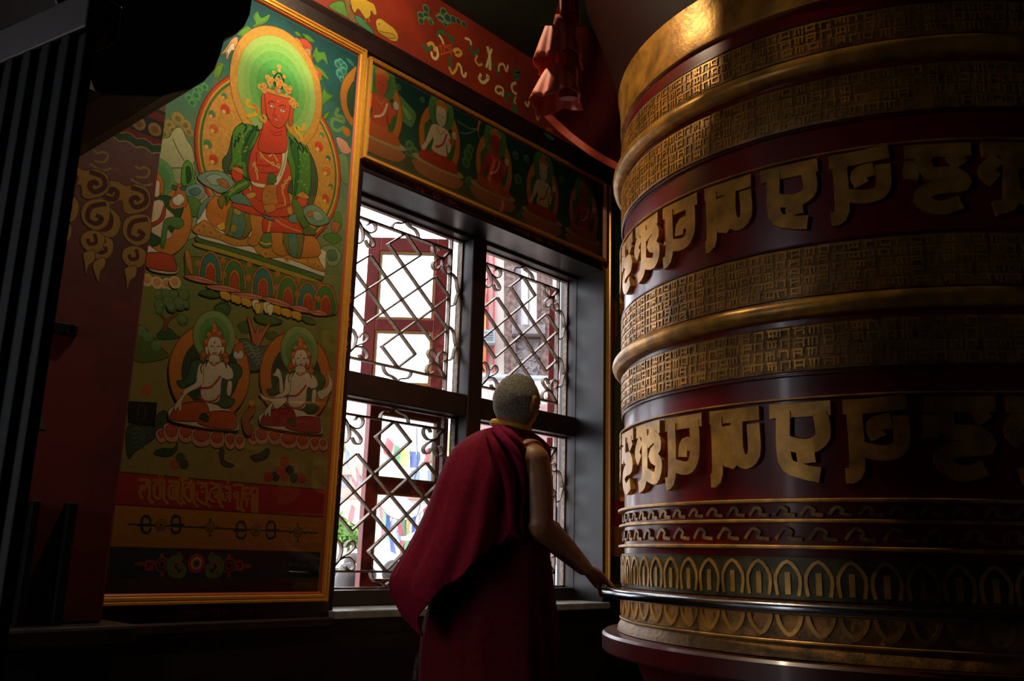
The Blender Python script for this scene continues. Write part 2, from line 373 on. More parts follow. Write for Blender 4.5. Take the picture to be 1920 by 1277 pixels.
# ------------------------------------------------------------------ painted pictures: flat paint layers on a panel
class Paint:
    """flat paint shapes traced from the photo, laid in thin layers on a vertical panel"""
    def __init__(s, Y, clip=None): s.Y = Y; s.box = []; s.grp = {}; s.clip = clip
    def new(s, g): s.cur = s.grp.setdefault(g, dict(v=[], f=[], c=[], m=[]))
    def W(s, x, y): p = onY(x, y, s.Y); return (p.x, p.z)
    def poly(s, P, col, gold=False, cols=None, lev=None):
        if s.clip: c = s.clip; P = [(min(max(p[0], c[0]), c[1]), min(max(p[1], c[2]), c[3])) for p in P]
        xs = [p[0] for p in P]; zs = [p[1] for p in P]; b = (min(xs), max(xs), min(zs), max(zs))
        if lev is None:
            lev = 1
            for q in s.box:
                if q[0] < b[1] and q[1] > b[0] and q[2] < b[3] and q[3] > b[2]: lev = max(lev, q[4]+1)
        s.box.append(b+(lev,))
        ar = sum(P[i-1][0]*P[i][1]-P[i][0]*P[i-1][1] for i in range(len(P)))
        if ar < 0: P = P[::-1]
        g = s.cur; o = len(g['v']); y = s.Y-lev*.00004
        g['v'] += [(p[0], y, p[1]) for p in P]; g['f'].append(tuple(range(o, o+len(P)))); g['m'].append(1 if gold else 0)
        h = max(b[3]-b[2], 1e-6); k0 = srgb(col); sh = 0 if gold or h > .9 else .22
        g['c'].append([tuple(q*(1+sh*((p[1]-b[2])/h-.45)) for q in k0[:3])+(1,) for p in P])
    def px(s, pts, col, T=(0,0,1), smooth=True, gold=False, sub=4):
        P = [s.W(T[0]+x/T[2], T[1]+y/T[2]) for x, y in pts]
        if smooth: P = [(v.x, v.y) for v in cat([Vector((a, b, 0)) for a, b in P], sub)]
        s.poly(P, col, gold)
        w_ = max(p[0] for p in P)-min(p[0] for p in P)
        if w_ > .02: s.lineW(P+[P[0]], .0022 if w_ < .1 else .003, tuple(q*.5 for q in col), smooth=False)
    def ell(s, cx, cz, rx, rz, col, gold=False, n=40, rot=0):
        c, q = math.cos(rot), math.sin(rot)
        s.poly([(cx+rx*math.cos(a)*c-rz*math.sin(a)*q, cz+rx*math.cos(a)*q+rz*math.sin(a)*c) for a in (2*PI*i/n for i in range(n))], col, gold)
    def epx(s, x, y, r, col, T=(0,0,1), ratio=1.0, gold=False, n=16, rot=0):   # disc, r in crop pixels (vertical)
        c = s.W(T[0]+x/T[2], T[1]+y/T[2]); t = s.W(T[0]+x/T[2], T[1]+(y-r)/T[2]); rz = t[1]-c[1]
        s.ell(c[0], c[1], rz*ratio, rz, col, gold, n, rot)
    def halo(s, L, R, T, ratio, cols, dz=0, n=48):   # concentric rings given outermost left/right pixels
        a = s.W(T[0]+L[0]/T[2], T[1]+L[1]/T[2]); b = s.W(T[0]+R[0]/T[2], T[1]+R[1]/T[2])
        cx = (a[0]+b[0])/2; cz = (a[1]+b[1])/2+dz; rx = (b[0]-a[0])/2
        for k, col, gold in cols: s.ell(cx, cz, rx*k, rx*ratio*k, col, gold, n)
        return cx, cz, rx
    def line(s, pts, w, col, T=(0,0,1), gold=False, smooth=True, taper=False, sub=4):  # w in metres
        P = [Vector(s.W(T[0]+x/T[2], T[1]+y/T[2])+(0,)) for x, y in pts]
        s.lineW(P, w, col, gold, smooth, taper, sub)
    def lineW(s, P, w, col, gold=False, smooth=True, taper=False, sub=4):
        P = [Vector((p[0], p[1], 0)) for p in P]
        if smooth and len(P) > 2: P = cat(P, sub, False)
        k = len(P); Lf = []; Rt = []
        for i in range(k):
            d = (P[min(i+1, k-1)]-P[max(i-1, 0)]).normalized(); nn = Vector((-d.y, d.x, 0))
            ww = w/2*(1 if not taper else max(.08, 1-(i/(k-1))**1.5))
            Lf.append(P[i]+nn*ww); Rt.append(P[i]-nn*ww)
        if s.clip:
            c = s.clip
            for p in Lf+Rt: p.x = min(max(p.x, c[0]), c[1]); p.y = min(max(p.y, c[2]), c[3])
        xs = [p.x for p in Lf+Rt]; zs = [p.y for p in Lf+Rt]
        b = (min(xs), max(xs), min(zs), max(zs)); lev = 1
        for q in s.box:
            if q[0] < b[1] and q[1] > b[0] and q[2] < b[3] and q[3] > b[2]: lev = max(lev, q[4]+1)
        s.box.append(b+(lev,)); g = s.cur; o = len(g['v']); y = s.Y-lev*.00004
        g['v'] += [(p.x, y, p.y) for p in Lf+Rt]
        for i in range(k-1):
            g['f'].append((o+i, o+k+i, o+k+i+1, o+i+1)); g['m'].append(1 if gold else 0); g['c'].append([srgb(col)]*4)
    def build(s, parent):
        out = {}
        for nm, g in s.grp.items():
            me = bpy.data.meshes.new(nm); me.from_pydata(g['v'], [], g['f']); me.materials.append(PAINT); me.materials.append(GOLDPAINT)
            me.polygons.foreach_set('material_index', g['m'])
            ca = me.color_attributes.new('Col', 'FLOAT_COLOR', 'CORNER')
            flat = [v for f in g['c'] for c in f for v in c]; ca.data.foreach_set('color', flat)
            o = bpy.data.objects.new(nm, me); COL.objects.link(o); o.parent = parent
            o.location = -world_loc(parent); out[nm] = o
        return out
def canvas(name, x0, x1, z0, z1, Y, stops, parent):
    """panel with the painted sky/ground colours running down it; stops = [(z, colour)]"""
    n = len(stops); v = []; c = []; f = []
    for z, col in stops: v += [(x0, Y, z), (x1, Y, z)]; c += [srgb(col)]*2
    for i in range(n-1): f.append((2*i, 2*i+1, 2*i+3, 2*i+2))
    o = len(v); v += [(x0, Y+.008, stops[0][0]), (x1, Y+.008, stops[0][0]), (x1, Y+.008, stops[-1][0]), (x0, Y+.008, stops[-1][0])]; c += [srgb(stops[0][1])]*4
    f.append((o, o+1, o+2, o+3))
    me = bpy.data.meshes.new(name); me.from_pydata(v, [], f); me.materials.append(PAINT)
    ca = me.color_attributes.new('Col', 'FLOAT_COLOR', 'POINT'); ca.data.foreach_set('color', [q for k in c for q in k])
    ob = bpy.data.objects.new(name, me); COL.objects.link(ob); ob.parent = parent; ob.location = -world_loc(parent); return ob
def gilt_frame(x0, x1, z0, z1, fw, Y, parent):
    """four mitred double-bead mouldings, outer rectangle given"""
    prof = [(0, 0), (0, .030), (.12, .040), (.30, .040), (.38, .030), (.46, .036), (.66, .036), (.74, .026), (.84, .028), (1, .018), (1, 0)]  # across, height
    cs = [(x0, z0, 1, 1), (x1, z0, -1, 1), (x1, z1, -1, -1), (x0, z1, 1, -1)]
    for k in range(4):
        a = cs[k]; b = cs[(k+1) % 4]; mb = MB(); vs = []
        for (u, h) in prof: vs.append((a[0]+a[2]*u*fw, Y-h*.68, a[1]+a[3]*u*fw))
        for (u, h) in prof: vs.append((b[0]+b[2]*u*fw, Y-h*.68, b[1]+b[3]*u*fw))
        n = len(prof)
        mb.add(vs, [(i, (i+1) % n, n+(i+1) % n, n+i) for i in range(n)]+[tuple(range(n)), tuple(range(2*n-1, n-1, -1))])
        mb.m = [1 if i in (8, 9) else 0 for i in range(len(mb.f))]
        mb.build('frame_rail', [M_GOLD, M_FRED], parent)

# colour words
RED = (208, 70, 42); DRED = (150, 40, 30); GRN = (86, 138, 56); DGRN = (44, 84, 44); LGRN = (150, 190, 96); TEAL = (56, 120, 112); ORG = (214, 128, 44)
OCH = (196, 136, 52); YEL = (226, 176, 56); WHT = (232, 218, 190); PNK = (226, 150, 122); SKIN = (226, 202, 176); INK = (40, 34, 26); BLU = (120, 160, 158); GLD = (222, 160, 66)
LEAF = (96, 160, 64)
PY = D-.010
mural = thing('framed_mural', 'tall gilt-framed deity mural with a large red seated figure', 'painting', (1.6, D, .75))
MZ0, MZ1 = .765, 3.105
canvas('painted_panel', .78, 2.235, MZ0, MZ1, PY, [(MZ1, (26, 78, 88)), (2.86, (44, 104, 104)), (2.6, (78, 136, 116)), (2.3, (126, 148, 106)), (1.9, (118, 128, 62)), (1.6, (142, 128, 66)), (1.24, (150, 130, 70)), (MZ0, (150, 130, 70))], mural)
gilt_frame(.76, 2.245, .755, 3.11, .040, D, mural)
P = Paint(PY, (.80, 2.203, .79, 3.07))
C0 = (280, 0, 2.28); C1 = (400, 50, 5.321); C2 = (340, 250, 4.559); C3 = (260, 160, 3.19); C4 = (240, 480, 4.571); C5 = (240, 580, 3.99); C6 = (200, 860, 4.257)
# --- lower bands
P.new('painted_border')
def zpx(x, y): return P.W(x, y)[1]
zb = [zpx(300, 892), zpx(300, 951), zpx(300, 1028), zpx(300, 1084), .79]
for (a, b, col) in ((zb[0], zb[1], (168, 44, 40)), (zb[1], zb[2], (176, 112, 36)), (zb[2], zb[3], (38, 46, 54)), (zb[3], zb[4], (62, 30, 24))):
    P.poly([(.8, b), (2.2, b), (2.2, a), (.8, a)], col, lev=1)
for z in zb[:3]: P.lineW([(.8, z), (2.2, z)], .004, (80, 40, 24), smooth=False)
# vajra ornaments on the ochre band
T = (240, 960, 5.333); DK = (44, 62, 56)
P.line([(0,122),(1900,210)], .006, DK, T, smooth=False)
for cx, cy in ((330,130),(1280,185)):
    for sx in (-1, 1):
        P.line([(cx+sx*100,cy-20),(cx+sx*130,cy-88),(cx+sx*185,cy-70),(cx+sx*190,cy),(cx+sx*185,cy+62),(cx+sx*130,cy+82),(cx+sx*100,cy+30)], .009, DK, T)
        P.line([(cx+sx*95,cy),(cx+sx*230,cy)], .010, DK, T, smooth=False)
        P.epx(cx+sx*140, cy-80, 18, DK, T); P.epx(cx+sx*140, cy+80, 18, DK, T)
    for r in (62, 40, 18): P.epx(cx, cy, r, DK, T); P.epx(cx, cy, r-9, (176, 112, 36), T)
    P.epx(cx, cy, 9, DK, T)
for cx, cy in ((822,152),(1698,205)):
    for r, q in ((54, 1), (42, 0), (30, 1), (20, 0)): P.epx(cx, cy, r, DK if q else (176, 112, 36), T)
    for dx, dy in ((0,-76),(0,80),(-72,0),(72,4)): P.epx(cx+dx, cy+dy, 16, DK, T)
    P.epx(cx, cy, 11, DK, T)
# lotus scroll on the dark blue band
P.px([(60,515),(130,490),(180,520),(130,545)], (150, 62, 40), T); P.px([(1240,540),(1180,515),(1140,540),(1190,570)], (150, 62, 40), T)
for sx, cx in ((-1, 215), (1, 1110)):
    P.line([(cx-sx*40,570),(cx+sx*30,570),(cx+sx*30,500),(cx-sx*40,500),(cx-sx*20,540),(cx,540)], .010, (160, 52, 46), T)
for cx, cy in ((340,525),(1010,535)):
    P.epx(cx, cy, 78, (150, 70, 44), T); P.epx(cx, cy, 62, (40, 44, 46), T); P.epx(cx, cy, 46, (140, 56, 40), T); P.epx(cx, cy, 28, (40, 40, 40), T)
    P.epx(cx, cy-92, 20, (150, 80, 44), T); P.epx(cx, cy+100, 20, (150, 60, 44), T)
for sx, cx in ((-1, 490), (1, 860)):
    P.line([(cx+sx*-60,460),(cx+sx*40,470),(cx+sx*75,530),(cx+sx*50,620),(cx+sx*-50,630),(cx+sx*-60,550),(cx,545)], .020, (92, 112, 46), T)
    P.line([(cx+sx*-50,500),(cx+sx*20,505),(cx+sx*40,560),(cx+sx*0,600)], .008, (150, 92, 50), T)
    P.epx(cx-sx*20, 425, 26, (84, 104, 44), T)
P.epx(685, 515, 98, (160, 52, 42), T); P.epx(685, 515, 62, (196, 160, 120), T); P.epx(685, 515, 46, (130, 100, 60), T); P.epx(685, 515, 26, (60, 50, 40), T)
# inscription: gold letters on the red band
TX = (250, 885, 8.0); LT = (186, 118, 44)
lw = .0105
glyphs = [
 [[(80,110),(245,125)],[(195,130),(200,210),(90,215)],[(90,265),(195,255)],[(92,265),(105,330),(130,410)],[(245,130),(240,300),(240,410),(300,470)]],
 [[(285,125),(480,140)],[(320,190),(400,185),(400,400)],[(310,190),(310,330),(350,395),(400,400)],[(460,145),(460,300),(460,410),(530,480)],[(415,55),(395,75),(415,95),(435,75),(415,55)]],
 [[(520,140),(690,155)],[(570,215),(540,230),(530,340),(580,400),(630,410)],[(560,210),(640,215),(640,410)],[(600,240),(590,380)],[(680,160),(670,300),(670,440),(740,500)]],
 [[(690,100),(830,90)],[(720,110),(745,160),(730,330),(725,420),(780,480)]],
 [[(760,165),(910,175)],[(770,250),(850,215),(870,320),(850,460)],[(770,260),(770,360),(850,460)],[(905,180),(900,330),(905,450),(970,525)],[(855,110),(870,150)]],
 [[(950,165),(1120,185)],[(1000,245),(1090,220),(1095,490)],[(960,290),(950,400),(1030,460),(1095,490)],[(1010,300),(1060,290)],[(1100,490),(1160,530)]],
 [[(1150,170),(1320,205)],[(1150,280),(1280,230),(1270,470)],[(1150,290),(1145,410),(1220,450)],[(1190,330),(1250,300),(1225,400)],[(1310,210),(1305,380),(1300,490),(1350,535)]],
 [[(1340,215),(1460,235)],[(1370,255),(1450,260),(1440,460)],[(1345,310),(1345,410),(1400,430)],[(1380,330),(1430,320),(1405,400)],[(1400,150),(1440,160)]],
 [[(1500,200),(1630,195),(1640,300),(1615,540),(1665,590)],[(1500,350),(1570,300),(1560,530),(1600,560)],[(1500,370),(1550,380)]],
 [[(1660,240),(1770,250),(1760,320),(1660,330)],[(1660,330),(1670,400),(1700,410),(1700,520)],[(1670,420),(1740,400)]],
 [[(1780,250),(1860,260),(1850,560),(1880,590)],[(1790,320),(1780,560),(1850,590)],[(1815,320),(1815,560)]]]
for g in glyphs:
    for st in g: P.line(st, lw, LT, TX, smooth=len(st) > 2, sub=3)

# --- landscape of the upper half
P.new('painted_landscape')
P.px([(110,640),(125,330),(180,312),(200,275),(232,250),(262,265),(290,330),(322,380),(335,470),(350,560),(420,640),(360,900),(120,900)], (168, 172, 128), C3, sub=3)
for x, y, r in ((150,290,34),(185,240,34),(235,200,40),(280,240,36),(300,280,28),(205,270,30)): P.epx(x, y, r, (176, 152, 92), C3); P.epx(x, y, r*.45, (140, 118, 66), C3)
P.px([(130,330),(180,312),(200,275),(232,250),(262,265),(290,330),(322,380),(320,480),(120,480)], (196, 194, 150), C3, sub=3)
P.line([(205,320),(230,380),(270,450)], .004, (120, 110, 70), C3)
for x, y, r in ((300,75,26),(345,60,30),(320,105,26),(360,25,26),(395,10,24),(345,25,20)): P.epx(x, y, r, (104, 170, 110), C3); P.epx(x, y, r*.5, (60, 128, 84), C3)
P.px([(290,450),(335,520),(325,600),(270,600),(262,520)], LEAF, C3); P.px([(292,480),(315,540),(295,590),(278,560)], DGRN, C3)
def leafset(T, leaves, c1=LEAF, c2=(150, 190, 70)):
    for pts in leaves: P.px(pts, c2, T); P.px([(x*.86+sum(p[0] for p in pts)/len(pts)*.14, y*.86+sum(p[1] for p in pts)/len(pts)*.14) for x, y in pts], c1, T)
leafset(C1, [[(240,70),(300,10),(350,0),(390,60),(330,90),(310,130),(280,100)], [(400,0),(520,-40),(560,-120),(480,-90),(440,-150),(400,-100),(420,-40)], [(530,70),(540,0),(620,0),(680,60),(710,85),(630,100),(570,95)],
              [(0,440),(50,370),(100,375),(90,450),(60,510),(10,500)], [(810,45),(850,50),(880,100),(830,90)], [(890,70),(960,90),(1010,150),(950,150)],
              [(990,290),(1030,205),(1050,250),(1110,260),(1140,380),(1100,330),(1040,360),(1010,310)], [(985,440),(1010,380),(1090,430),(1150,520),(1110,510),(1060,450)], [(1020,540),(1060,510),(1100,510),(1060,550)],
              [(1070,690),(1110,620),(1135,660),(1195,690),(1150,740),(1100,775),(1080,740)], [(1090,900),(1120,855),(1160,855),(1130,920),(1100,930)]])
for cx, cy, pet in ((185,200,[(0,-75),(55,-95),(60,-20),(80,30),(10,30),(-50,130),(-60,60),(-110,80),(-50,0)]),):
    P.px([(cx+a, cy+b) for a, b in pet], (236, 170, 120), C1); P.px([(cx+a*.6-10, cy+b*.6+20) for a, b in pet], (246, 224, 190), C1)
P.px([(820,110),(870,140),(900,190),(860,240),(820,200)], (226, 140, 60), C1); P.px([(860,120),(930,130),(985,200),(980,260),(990,330),(960,355),(910,290),(900,200)], (212, 84, 62), C1)
P.px([(880,230),(960,220),(975,280),(930,320),(890,290)], (200, 150, 120), C1)
P.epx(1045, 470, 44, (216, 92, 62), C1); P.epx(1030, 455, 18, (236, 150, 110), C1)
for x, y, r in ((1245,370,44),(1300,390,46),(1270,345,30),(1265,470,50),(1300,440,40),(1280,520,30)): P.epx(x, y, r, (96, 172, 158), C1); P.epx(x+4, y+6, r*.62, (50, 122, 116), C1)
P.px([(1320,310),(1370,330),(1410,380),(1400,400),(1350,360)], (70, 140, 124), C1)
P.px([(1430,400),(1380,430),(1310,510),(1275,600),(1265,700),(1285,820),(1340,940),(1400,970),(1400,580)], (212, 138, 54), C1)
P.px([(1410,560),(1360,610),(1335,700),(1345,820),(1400,900)], (58, 92, 62), C1)
P.line([(1250,810),(1220,880),(1290,900),(1300,950),(1200,920),(1180,980),(1230,1040),(1310,1000)], .016, (120, 160, 96), C1)
P.px([(1225,1110),(1270,1110),(1330,1150),(1350,1190),(1380,1250),(1300,1270),(1250,1200)], (226, 160, 130), C1); P.epx(1330, 1050, 46, ORG, C1); P.px([(1220,1270),(1300,1290),(1350,1400),(1250,1500),(1200,1400)], (104, 160, 104), C1)
T = C2
P.px([(0,430),(10,280),(50,230),(90,270),(95,350),(130,440),(60,450)], LEAF, T); P.px([(40,300),(70,290),(85,380),(50,430)], DGRN, T)
for pts, c in (([(20,480),(130,430),(200,480),(180,560),(80,560)], BLU), ([(60,500),(130,465),(165,500),(120,535)], (90, 130, 130)), ([(0,560),(80,540),(170,600),(150,700),(60,700)], GRN), ([(1200,980),(1300,960),(1370,1040),(1330,1130),(1250,1120)], (128, 158, 112)), ([(1250,1010),(1310,1000),(1330,1070),(1270,1090)], (92, 128, 90)), ([(1210,880),(1300,850),(1370,900),(1300,950)], GRN), ([(1300,700),(1360,680),(1370,800),(1320,820)], GRN), ([(1290,760),(1350,770),(1340,850),(1290,840)], (190, 110, 60)), ([(1340,190),(1420,200),(1430,420),(1370,400)], (120, 150, 100))):
    P.px(pts, c, T)

# --- red seated deity: mandorla, halo, body
P.new('painted_halo')
P.halo((188,600), (819,775), C0, 1.08, [(1, (150, 54, 34), False), (.985, (206, 84, 40), False), (.955, (226, 168, 66), False), (.935, (78, 120, 60), False), (.905, GLD, True)], dz=.01)
for x, y, r, c in ((325,467,22,(214,70,44)),(268,488,17,(70,134,96)),(275,550,20,(216,104,48)),(250,617,21,(64,140,84)),(275,682,22,(214,70,50)),(320,410,14,(70,150,96)),(725,627,22,(214,70,50)),(765,676,12,(52,120,100)),(757,732,20,(214,112,52)),(776,797,12,(64,140,84)),(755,850,19,(208,70,44)),(738,577,12,(70,150,96))):
    P.epx(x, y, r, (176, 116, 40), C0); P.epx(x-2, y-1, r*.86, c, C0); P.epx(x-r*.3, y+r*.5, r*.4, (236, 190, 110), C0)
P.halo((480,560), (1000,640), C1, 1.0, [(1, (176, 116, 44), False)], dz=-.6)
P.px([(400,160),(440,0),(520,-90),(700,-120),(900,-60),(1050,100),(1130,230),(1165,400),(1140,560),(1090,620),(900,500),(450,360),(365,330),(352,230)], (70, 92, 62), C2)
P.halo((155,480), (1090,745), C1, 1.22, [(1, (150, 96, 36), False), (.99, GLD, True), (.855, (196, 130, 40), False), (.845, (158, 192, 104), False), (.72, (138, 186, 98), False), (.60, (112, 176, 90), False), (.46, (88, 166, 82), False), (.32, (70, 154, 74), False)], dz=-.002)
P.new('painted_deity')
T = C2
P.px([(125,790),(150,690),(215,640),(300,700),(700,830),(1190,985),(1232,1060),(1225,1190),(1195,1218),(900,1115),(500,990),(180,905),(130,865)], WHT, T)
P.px([(130,880),(200,915),(500,995),(900,1120),(1190,1218),(1190,1252),(1140,1245),(480,1030),(150,935)], (72, 112, 50), T)
P.px([(140,935),(480,1030),(1140,1245),(1120,1275),(450,1062),(130,970)], (170, 150, 54), T)
P.px([(90,820),(150,770),(200,745),(260,790),(330,850),(480,900),(620,880),(700,870),(780,960),(880,1010),(1000,1050),(1140,1030),(1190,1110),(1222,1180),(1150,1165),(1020,1110),(860,1060),(740,1068),(650,1025),(600,965),(450,962),(330,912),(220,885),(130,862)], OCH, T)
for x, y, r in ((190,790,34),(150,830,30),(250,850,34),(330,880,28),(480,940,26),(720,1030,34),(900,1070,30),(1080,1090,34),(1170,1140,30)): P.epx(x, y, r, (210, 140, 56), T); P.epx(x, y, r*.5, (176, 110, 40), T)
P.px([(212,660),(235,580),(300,535),(440,610),(590,700),(600,800),(560,890),(480,905),(370,845),(280,795),(222,730)], (204, 122, 44), T)
P.px([(385,740),(410,640),(470,620),(545,680),(550,780),(510,895),(430,880),(368,850)], (84, 128, 112), T)
P.px([(385,740),(410,640),(440,630),(430,740),(400,855),(368,850)], (112, 118, 48), T); P.px([(530,690),(590,700),(600,800),(560,880),(520,890),(550,780)], (124, 112, 46), T)
P.px([(440,650),(490,640),(510,690),(470,700)], (170, 150, 60), T); P.px([(430,780),(470,790),(460,850),(420,840)], (150, 140, 60), T)
P.px([(300,790),(360,760),(370,820),(320,825)], YEL, T)
P.px([(855,850),(1000,850),(1100,870),(1160,910),(1188,985),(1170,1050),(1030,1065),(900,1030),(860,950)], (204, 120, 44), T)
P.px([(862,855),(1035,862),(1038,960),(1012,1065),(930,1045),(885,970)], (84, 126, 108), T); P.px([(862,855),(905,855),(915,960),(940,1050),(885,970)], (112, 116, 48), T); P.px([(985,860),(1035,862),(1038,960),(1012,1065),(985,1055),(1000,960)], (120, 112, 46), T)
P.px([(590,690),(700,725),(705,830),(680,910),(620,965),(560,930),(600,850)], (198, 128, 48), T); P.px([(760,850),(860,850),(865,960),(900,1040),(820,1040),(770,980)], (200, 126, 48), T)
P.px([(700,860),(760,860),(770,960),(720,980),(665,950)], (96, 124, 70), T); P.line([(670,930),(720,950),(765,940)], .006, YEL, T)
P.px([(430,600),(470,582),(530,592),(680,655),(700,705),(590,690),(450,635)], RED, T)
P.px([(700,730),(830,712),(1000,780),(1050,855),(960,855),(860,848),(760,845),(700,845)], RED, T); P.line([(800,740),(900,800),(1040,850)], .005, GLD, T); P.line([(760,750),(740,845)], .010, GLD, T)
# torso
P.px([(590,180),(620,100),(660,20),(690,-40),(880,-60),(900,60),(895,200),(935,300),(945,370),(905,480),(925,600),(860,645),(700,655),(640,640),(610,560),(600,450),(570,330),(575,250)], RED, T)
for st in ([(620,270),(720,280),(800,270),(850,300)], [(630,330),(720,340),(820,330)], [(640,160),(640,240)]): P.line(st, .004, DRED, T)
P.px([(700,640),(780,600),(900,610),(930,670),(830,715),(730,695)], (210, 78, 46), T)
# shawls
P.px([(445,-20),(520,-80),(660,-40),(640,60),(600,130),(545,200),(560,370),(510,350),(520,285),(480,290),(400,320),(430,220),(430,120)], (84, 138, 48), T); P.px([(560,0),(640,-20),(580,120),(530,250),(515,180)], (48, 106, 50), T)
P.px([(905,-30),(960,20),(1040,100),(1085,130),(1105,300),(1095,520),(1040,505),(955,565),(950,430),(930,310),(895,150)], (84, 134, 48), T); P.px([(930,60),(990,120),(1010,300),(980,500),(960,540),(975,300),(940,170)], (46, 104, 48), T)
for st in ([(960,40),(1000,100),(990,140)], [(1000,70),(1040,130),(1030,170)], [(1050,120),(1080,170)], [(470,30),(450,120)], [(500,0),(480,80)]): P.line(st, .008, (26, 56, 34), T)
random.seed(3)
for k in range(46):
    x, y = (random.uniform(450, 560), random.uniform(-20, 280)) if k % 2 else (random.uniform(985, 1085), random.uniform(150, 480))
    P.epx(x, y, 7, (140, 166, 60), T, n=8)
# arms
P.px([(430,310),(470,275),(520,330),(525,400),(570,470),(640,560),(720,600),(770,650),(700,695),(600,620),(545,545),(480,440),(430,370)], RED, T)
P.px([(980,565),(1020,528),(1072,550),(1062,615),(985,655),(935,700),(830,716),(720,700),(720,660),(840,645),(920,612)], RED, T)
P.px([(555,520),(620,505),(635,540),(575,560)], GLD, T, gold=True); P.px([(985,530),(1030,500),(1085,540),(1070,560),(1010,545)], GLD, T, gold=True); P.px([(900,640),(935,630),(945,690),(915,690)], GLD, T, gold=True)
P.px([(430,290),(500,300),(530,330),(520,355),(440,310)], (212, 130, 70), T)
# white sash and belt
P.px([(878,20),(906,30),(908,150),(885,300),(835,420),(795,455),(790,420),(850,290),(860,130)], (222, 208, 168), T); P.line([(893,60),(885,220),(840,370)], .004, (150, 140, 110), T)
P.px([(595,410),(640,425),(715,438),(720,466),(640,458),(600,430)], (222, 208, 168), T)
# scarves
P.px([(135,372),(220,325),(340,328),(400,365),(450,420),(410,480),(330,512),(260,475),(180,430)], (124, 160, 142), T); P.px([(210,380),(280,350),(350,380),(330,440),(260,440)], (150, 180, 160), T); P.px([(300,400),(370,395),(410,460),(350,460)], (190, 116, 44), T, gold=True)
P.px([(340,525),(430,490),(470,420),(560,398),(588,432),(540,480),(430,540),(380,620),(380,550)], (70, 118, 46), T); P.line([(400,530),(480,460),(560,420)], .010, (128, 156, 60), T)
P.px([(310,560),(350,530),(370,560),(350,640),(320,620)], (112, 118, 46), T); P.px([(420,540),(520,520),(600,620),(540,610),(440,590)], (96, 136, 112), T)
P.px([(135,720),(160,620),(230,550),(280,540),(230,590),(190,660),(150,730)], (110, 146, 132), T)
P.px([(940,575),(975,565),(1030,640),(1050,720),(1095,790),(1045,815),(970,690)], (74, 118, 46), T)
P.px([(1040,650),(1120,610),(1200,660),(1265,750),(1180,792),(1100,775),(1060,720)], (112, 150, 124), T); P.px([(1110,680),(1170,670),(1210,730),(1150,750)], (146, 174, 146), T); P.px([(1065,690),(1105,665),(1125,700),(1090,715)], (196, 124, 50), T, gold=True)
P.px([(1030,830),(1100,800),(1150,860),(1060,870)], (96, 112, 56), T); P.px([(910,720),(970,690),(980,760),(930,760)], (96, 140, 122), T); P.px([(690,690),(730,710),(800,750),(730,735)], (92, 128, 140), T)
# vase
P.px([(715,450),(805,445),(812,520),(825,605),(760,620),(695,600),(688,530)], (196, 124, 48), T, gold=True); P.px([(730,390),(755,342),(800,360),(805,420),(740,435)], (76, 108, 52), T); P.px([(700,620),(790,605),(800,660),(730,680)], (200, 120, 46), T)
# jewellery
for st in ([(705,0),(730,70),(790,110),(860,130)], [(650,100),(690,200),(770,260),(840,300)], [(800,110),(770,180),(740,200)], [(620,240),(640,320),(650,400)], [(920,380),(890,420),(860,490),(880,560),(885,620)], [(780,170),(820,240)]): P.line(st, .006, (236, 184, 80), T, gold=True)
for x, y in ((730,75),(795,110),(690,205),(778,262),(828,275),(620,275),(640,322),(890,415),(865,455),(922,385)): P.epx(x, y, 17, (236, 186, 84), T, gold=True); P.epx(x, y, 9, (110, 136, 110), T, n=10)
# head
T = C1
P.px([(500,960),(550,930),(640,1000),(710,990),(725,1060),(735,1180),(700,1260),(500,1260),(440,1200),(470,1080)], RED, T)
for st in ([(560,1040),(620,1060),(690,1040)], [(575,1070),(630,1090),(680,1075)]): P.line(st, .003, DRED, T)
P.px([(478,700),(515,680),(525,880),(505,920),(480,860)], (204, 82, 44), T); P.px([(755,800),(792,830),(785,980),(755,1010),(745,930)], (204, 82, 44), T)
P.px([(522,640),(640,685),(762,722),(762,820),(738,930),(695,995),(645,1015),(592,988),(540,905),(515,790)], (214, 78, 48), T)
P.line([(540,770),(575,745),(615,765)], .0035, INK, T); P.line([(650,795),(690,785),(725,810)], .0035, INK, T)
P.px([(555,785),(585,785),(608,805),(580,808)], WHT, T); P.px([(655,830),(685,830),(710,850),(680,856)], WHT, T); P.epx(590, 798, 7, INK, T, n=8); P.epx(683, 842, 7, INK, T, n=8)
P.line([(610,810),(600,870),(585,885),(630,900)], .003, DRED, T); P.px([(590,915),(620,918),(650,935),(622,945)], (236, 120, 100), T); P.epx(642, 748, 6, WHT, T, n=8)
P.px([(605,580),(600,500),(640,460),(650,400),(665,460),(700,510),(695,610),(650,620)], (40, 76, 50), T); P.line([(610,540),(650,480),(690,560)], .005, LGRN, T)
P.px([(530,610),(640,650),(770,690),(760,722),(640,690),(525,650)], GLD, T, gold=True)
for x, y, r in ((470,600,32),(500,640,28),(505,590,28),(540,510,30),(560,560,34),(580,530,26),(640,540,34),(670,560,32),(650,590,30),(655,400,22),(655,440,18),(600,457,18),(705,500,20),(715,600,30),(745,640,34),(765,610,22),(790,740,30),(800,790,30),(830,780,22),(770,760,26)):
    P.epx(x, y, r, (232, 172, 74), T, gold=True, n=14); P.epx(x, y, r*.35, (214, 110, 60), T, n=8)
P.epx(640, 640, 38, (206, 110, 90), T); P.epx(648, 648, 20, (140, 190, 130), T); P.epx(560, 600, 16, (140, 180, 130), T); P.epx(728, 680, 16, (150, 186, 130), T)
for st in ([(350,720),(330,770),(360,800),(420,800),(435,850),(400,880),(330,900),(330,920)], [(895,970),(905,1010),(870,1030),(820,1000),(830,1050),(870,1090),(880,1140)]): P.line(st, .016, (226, 178, 50), T)
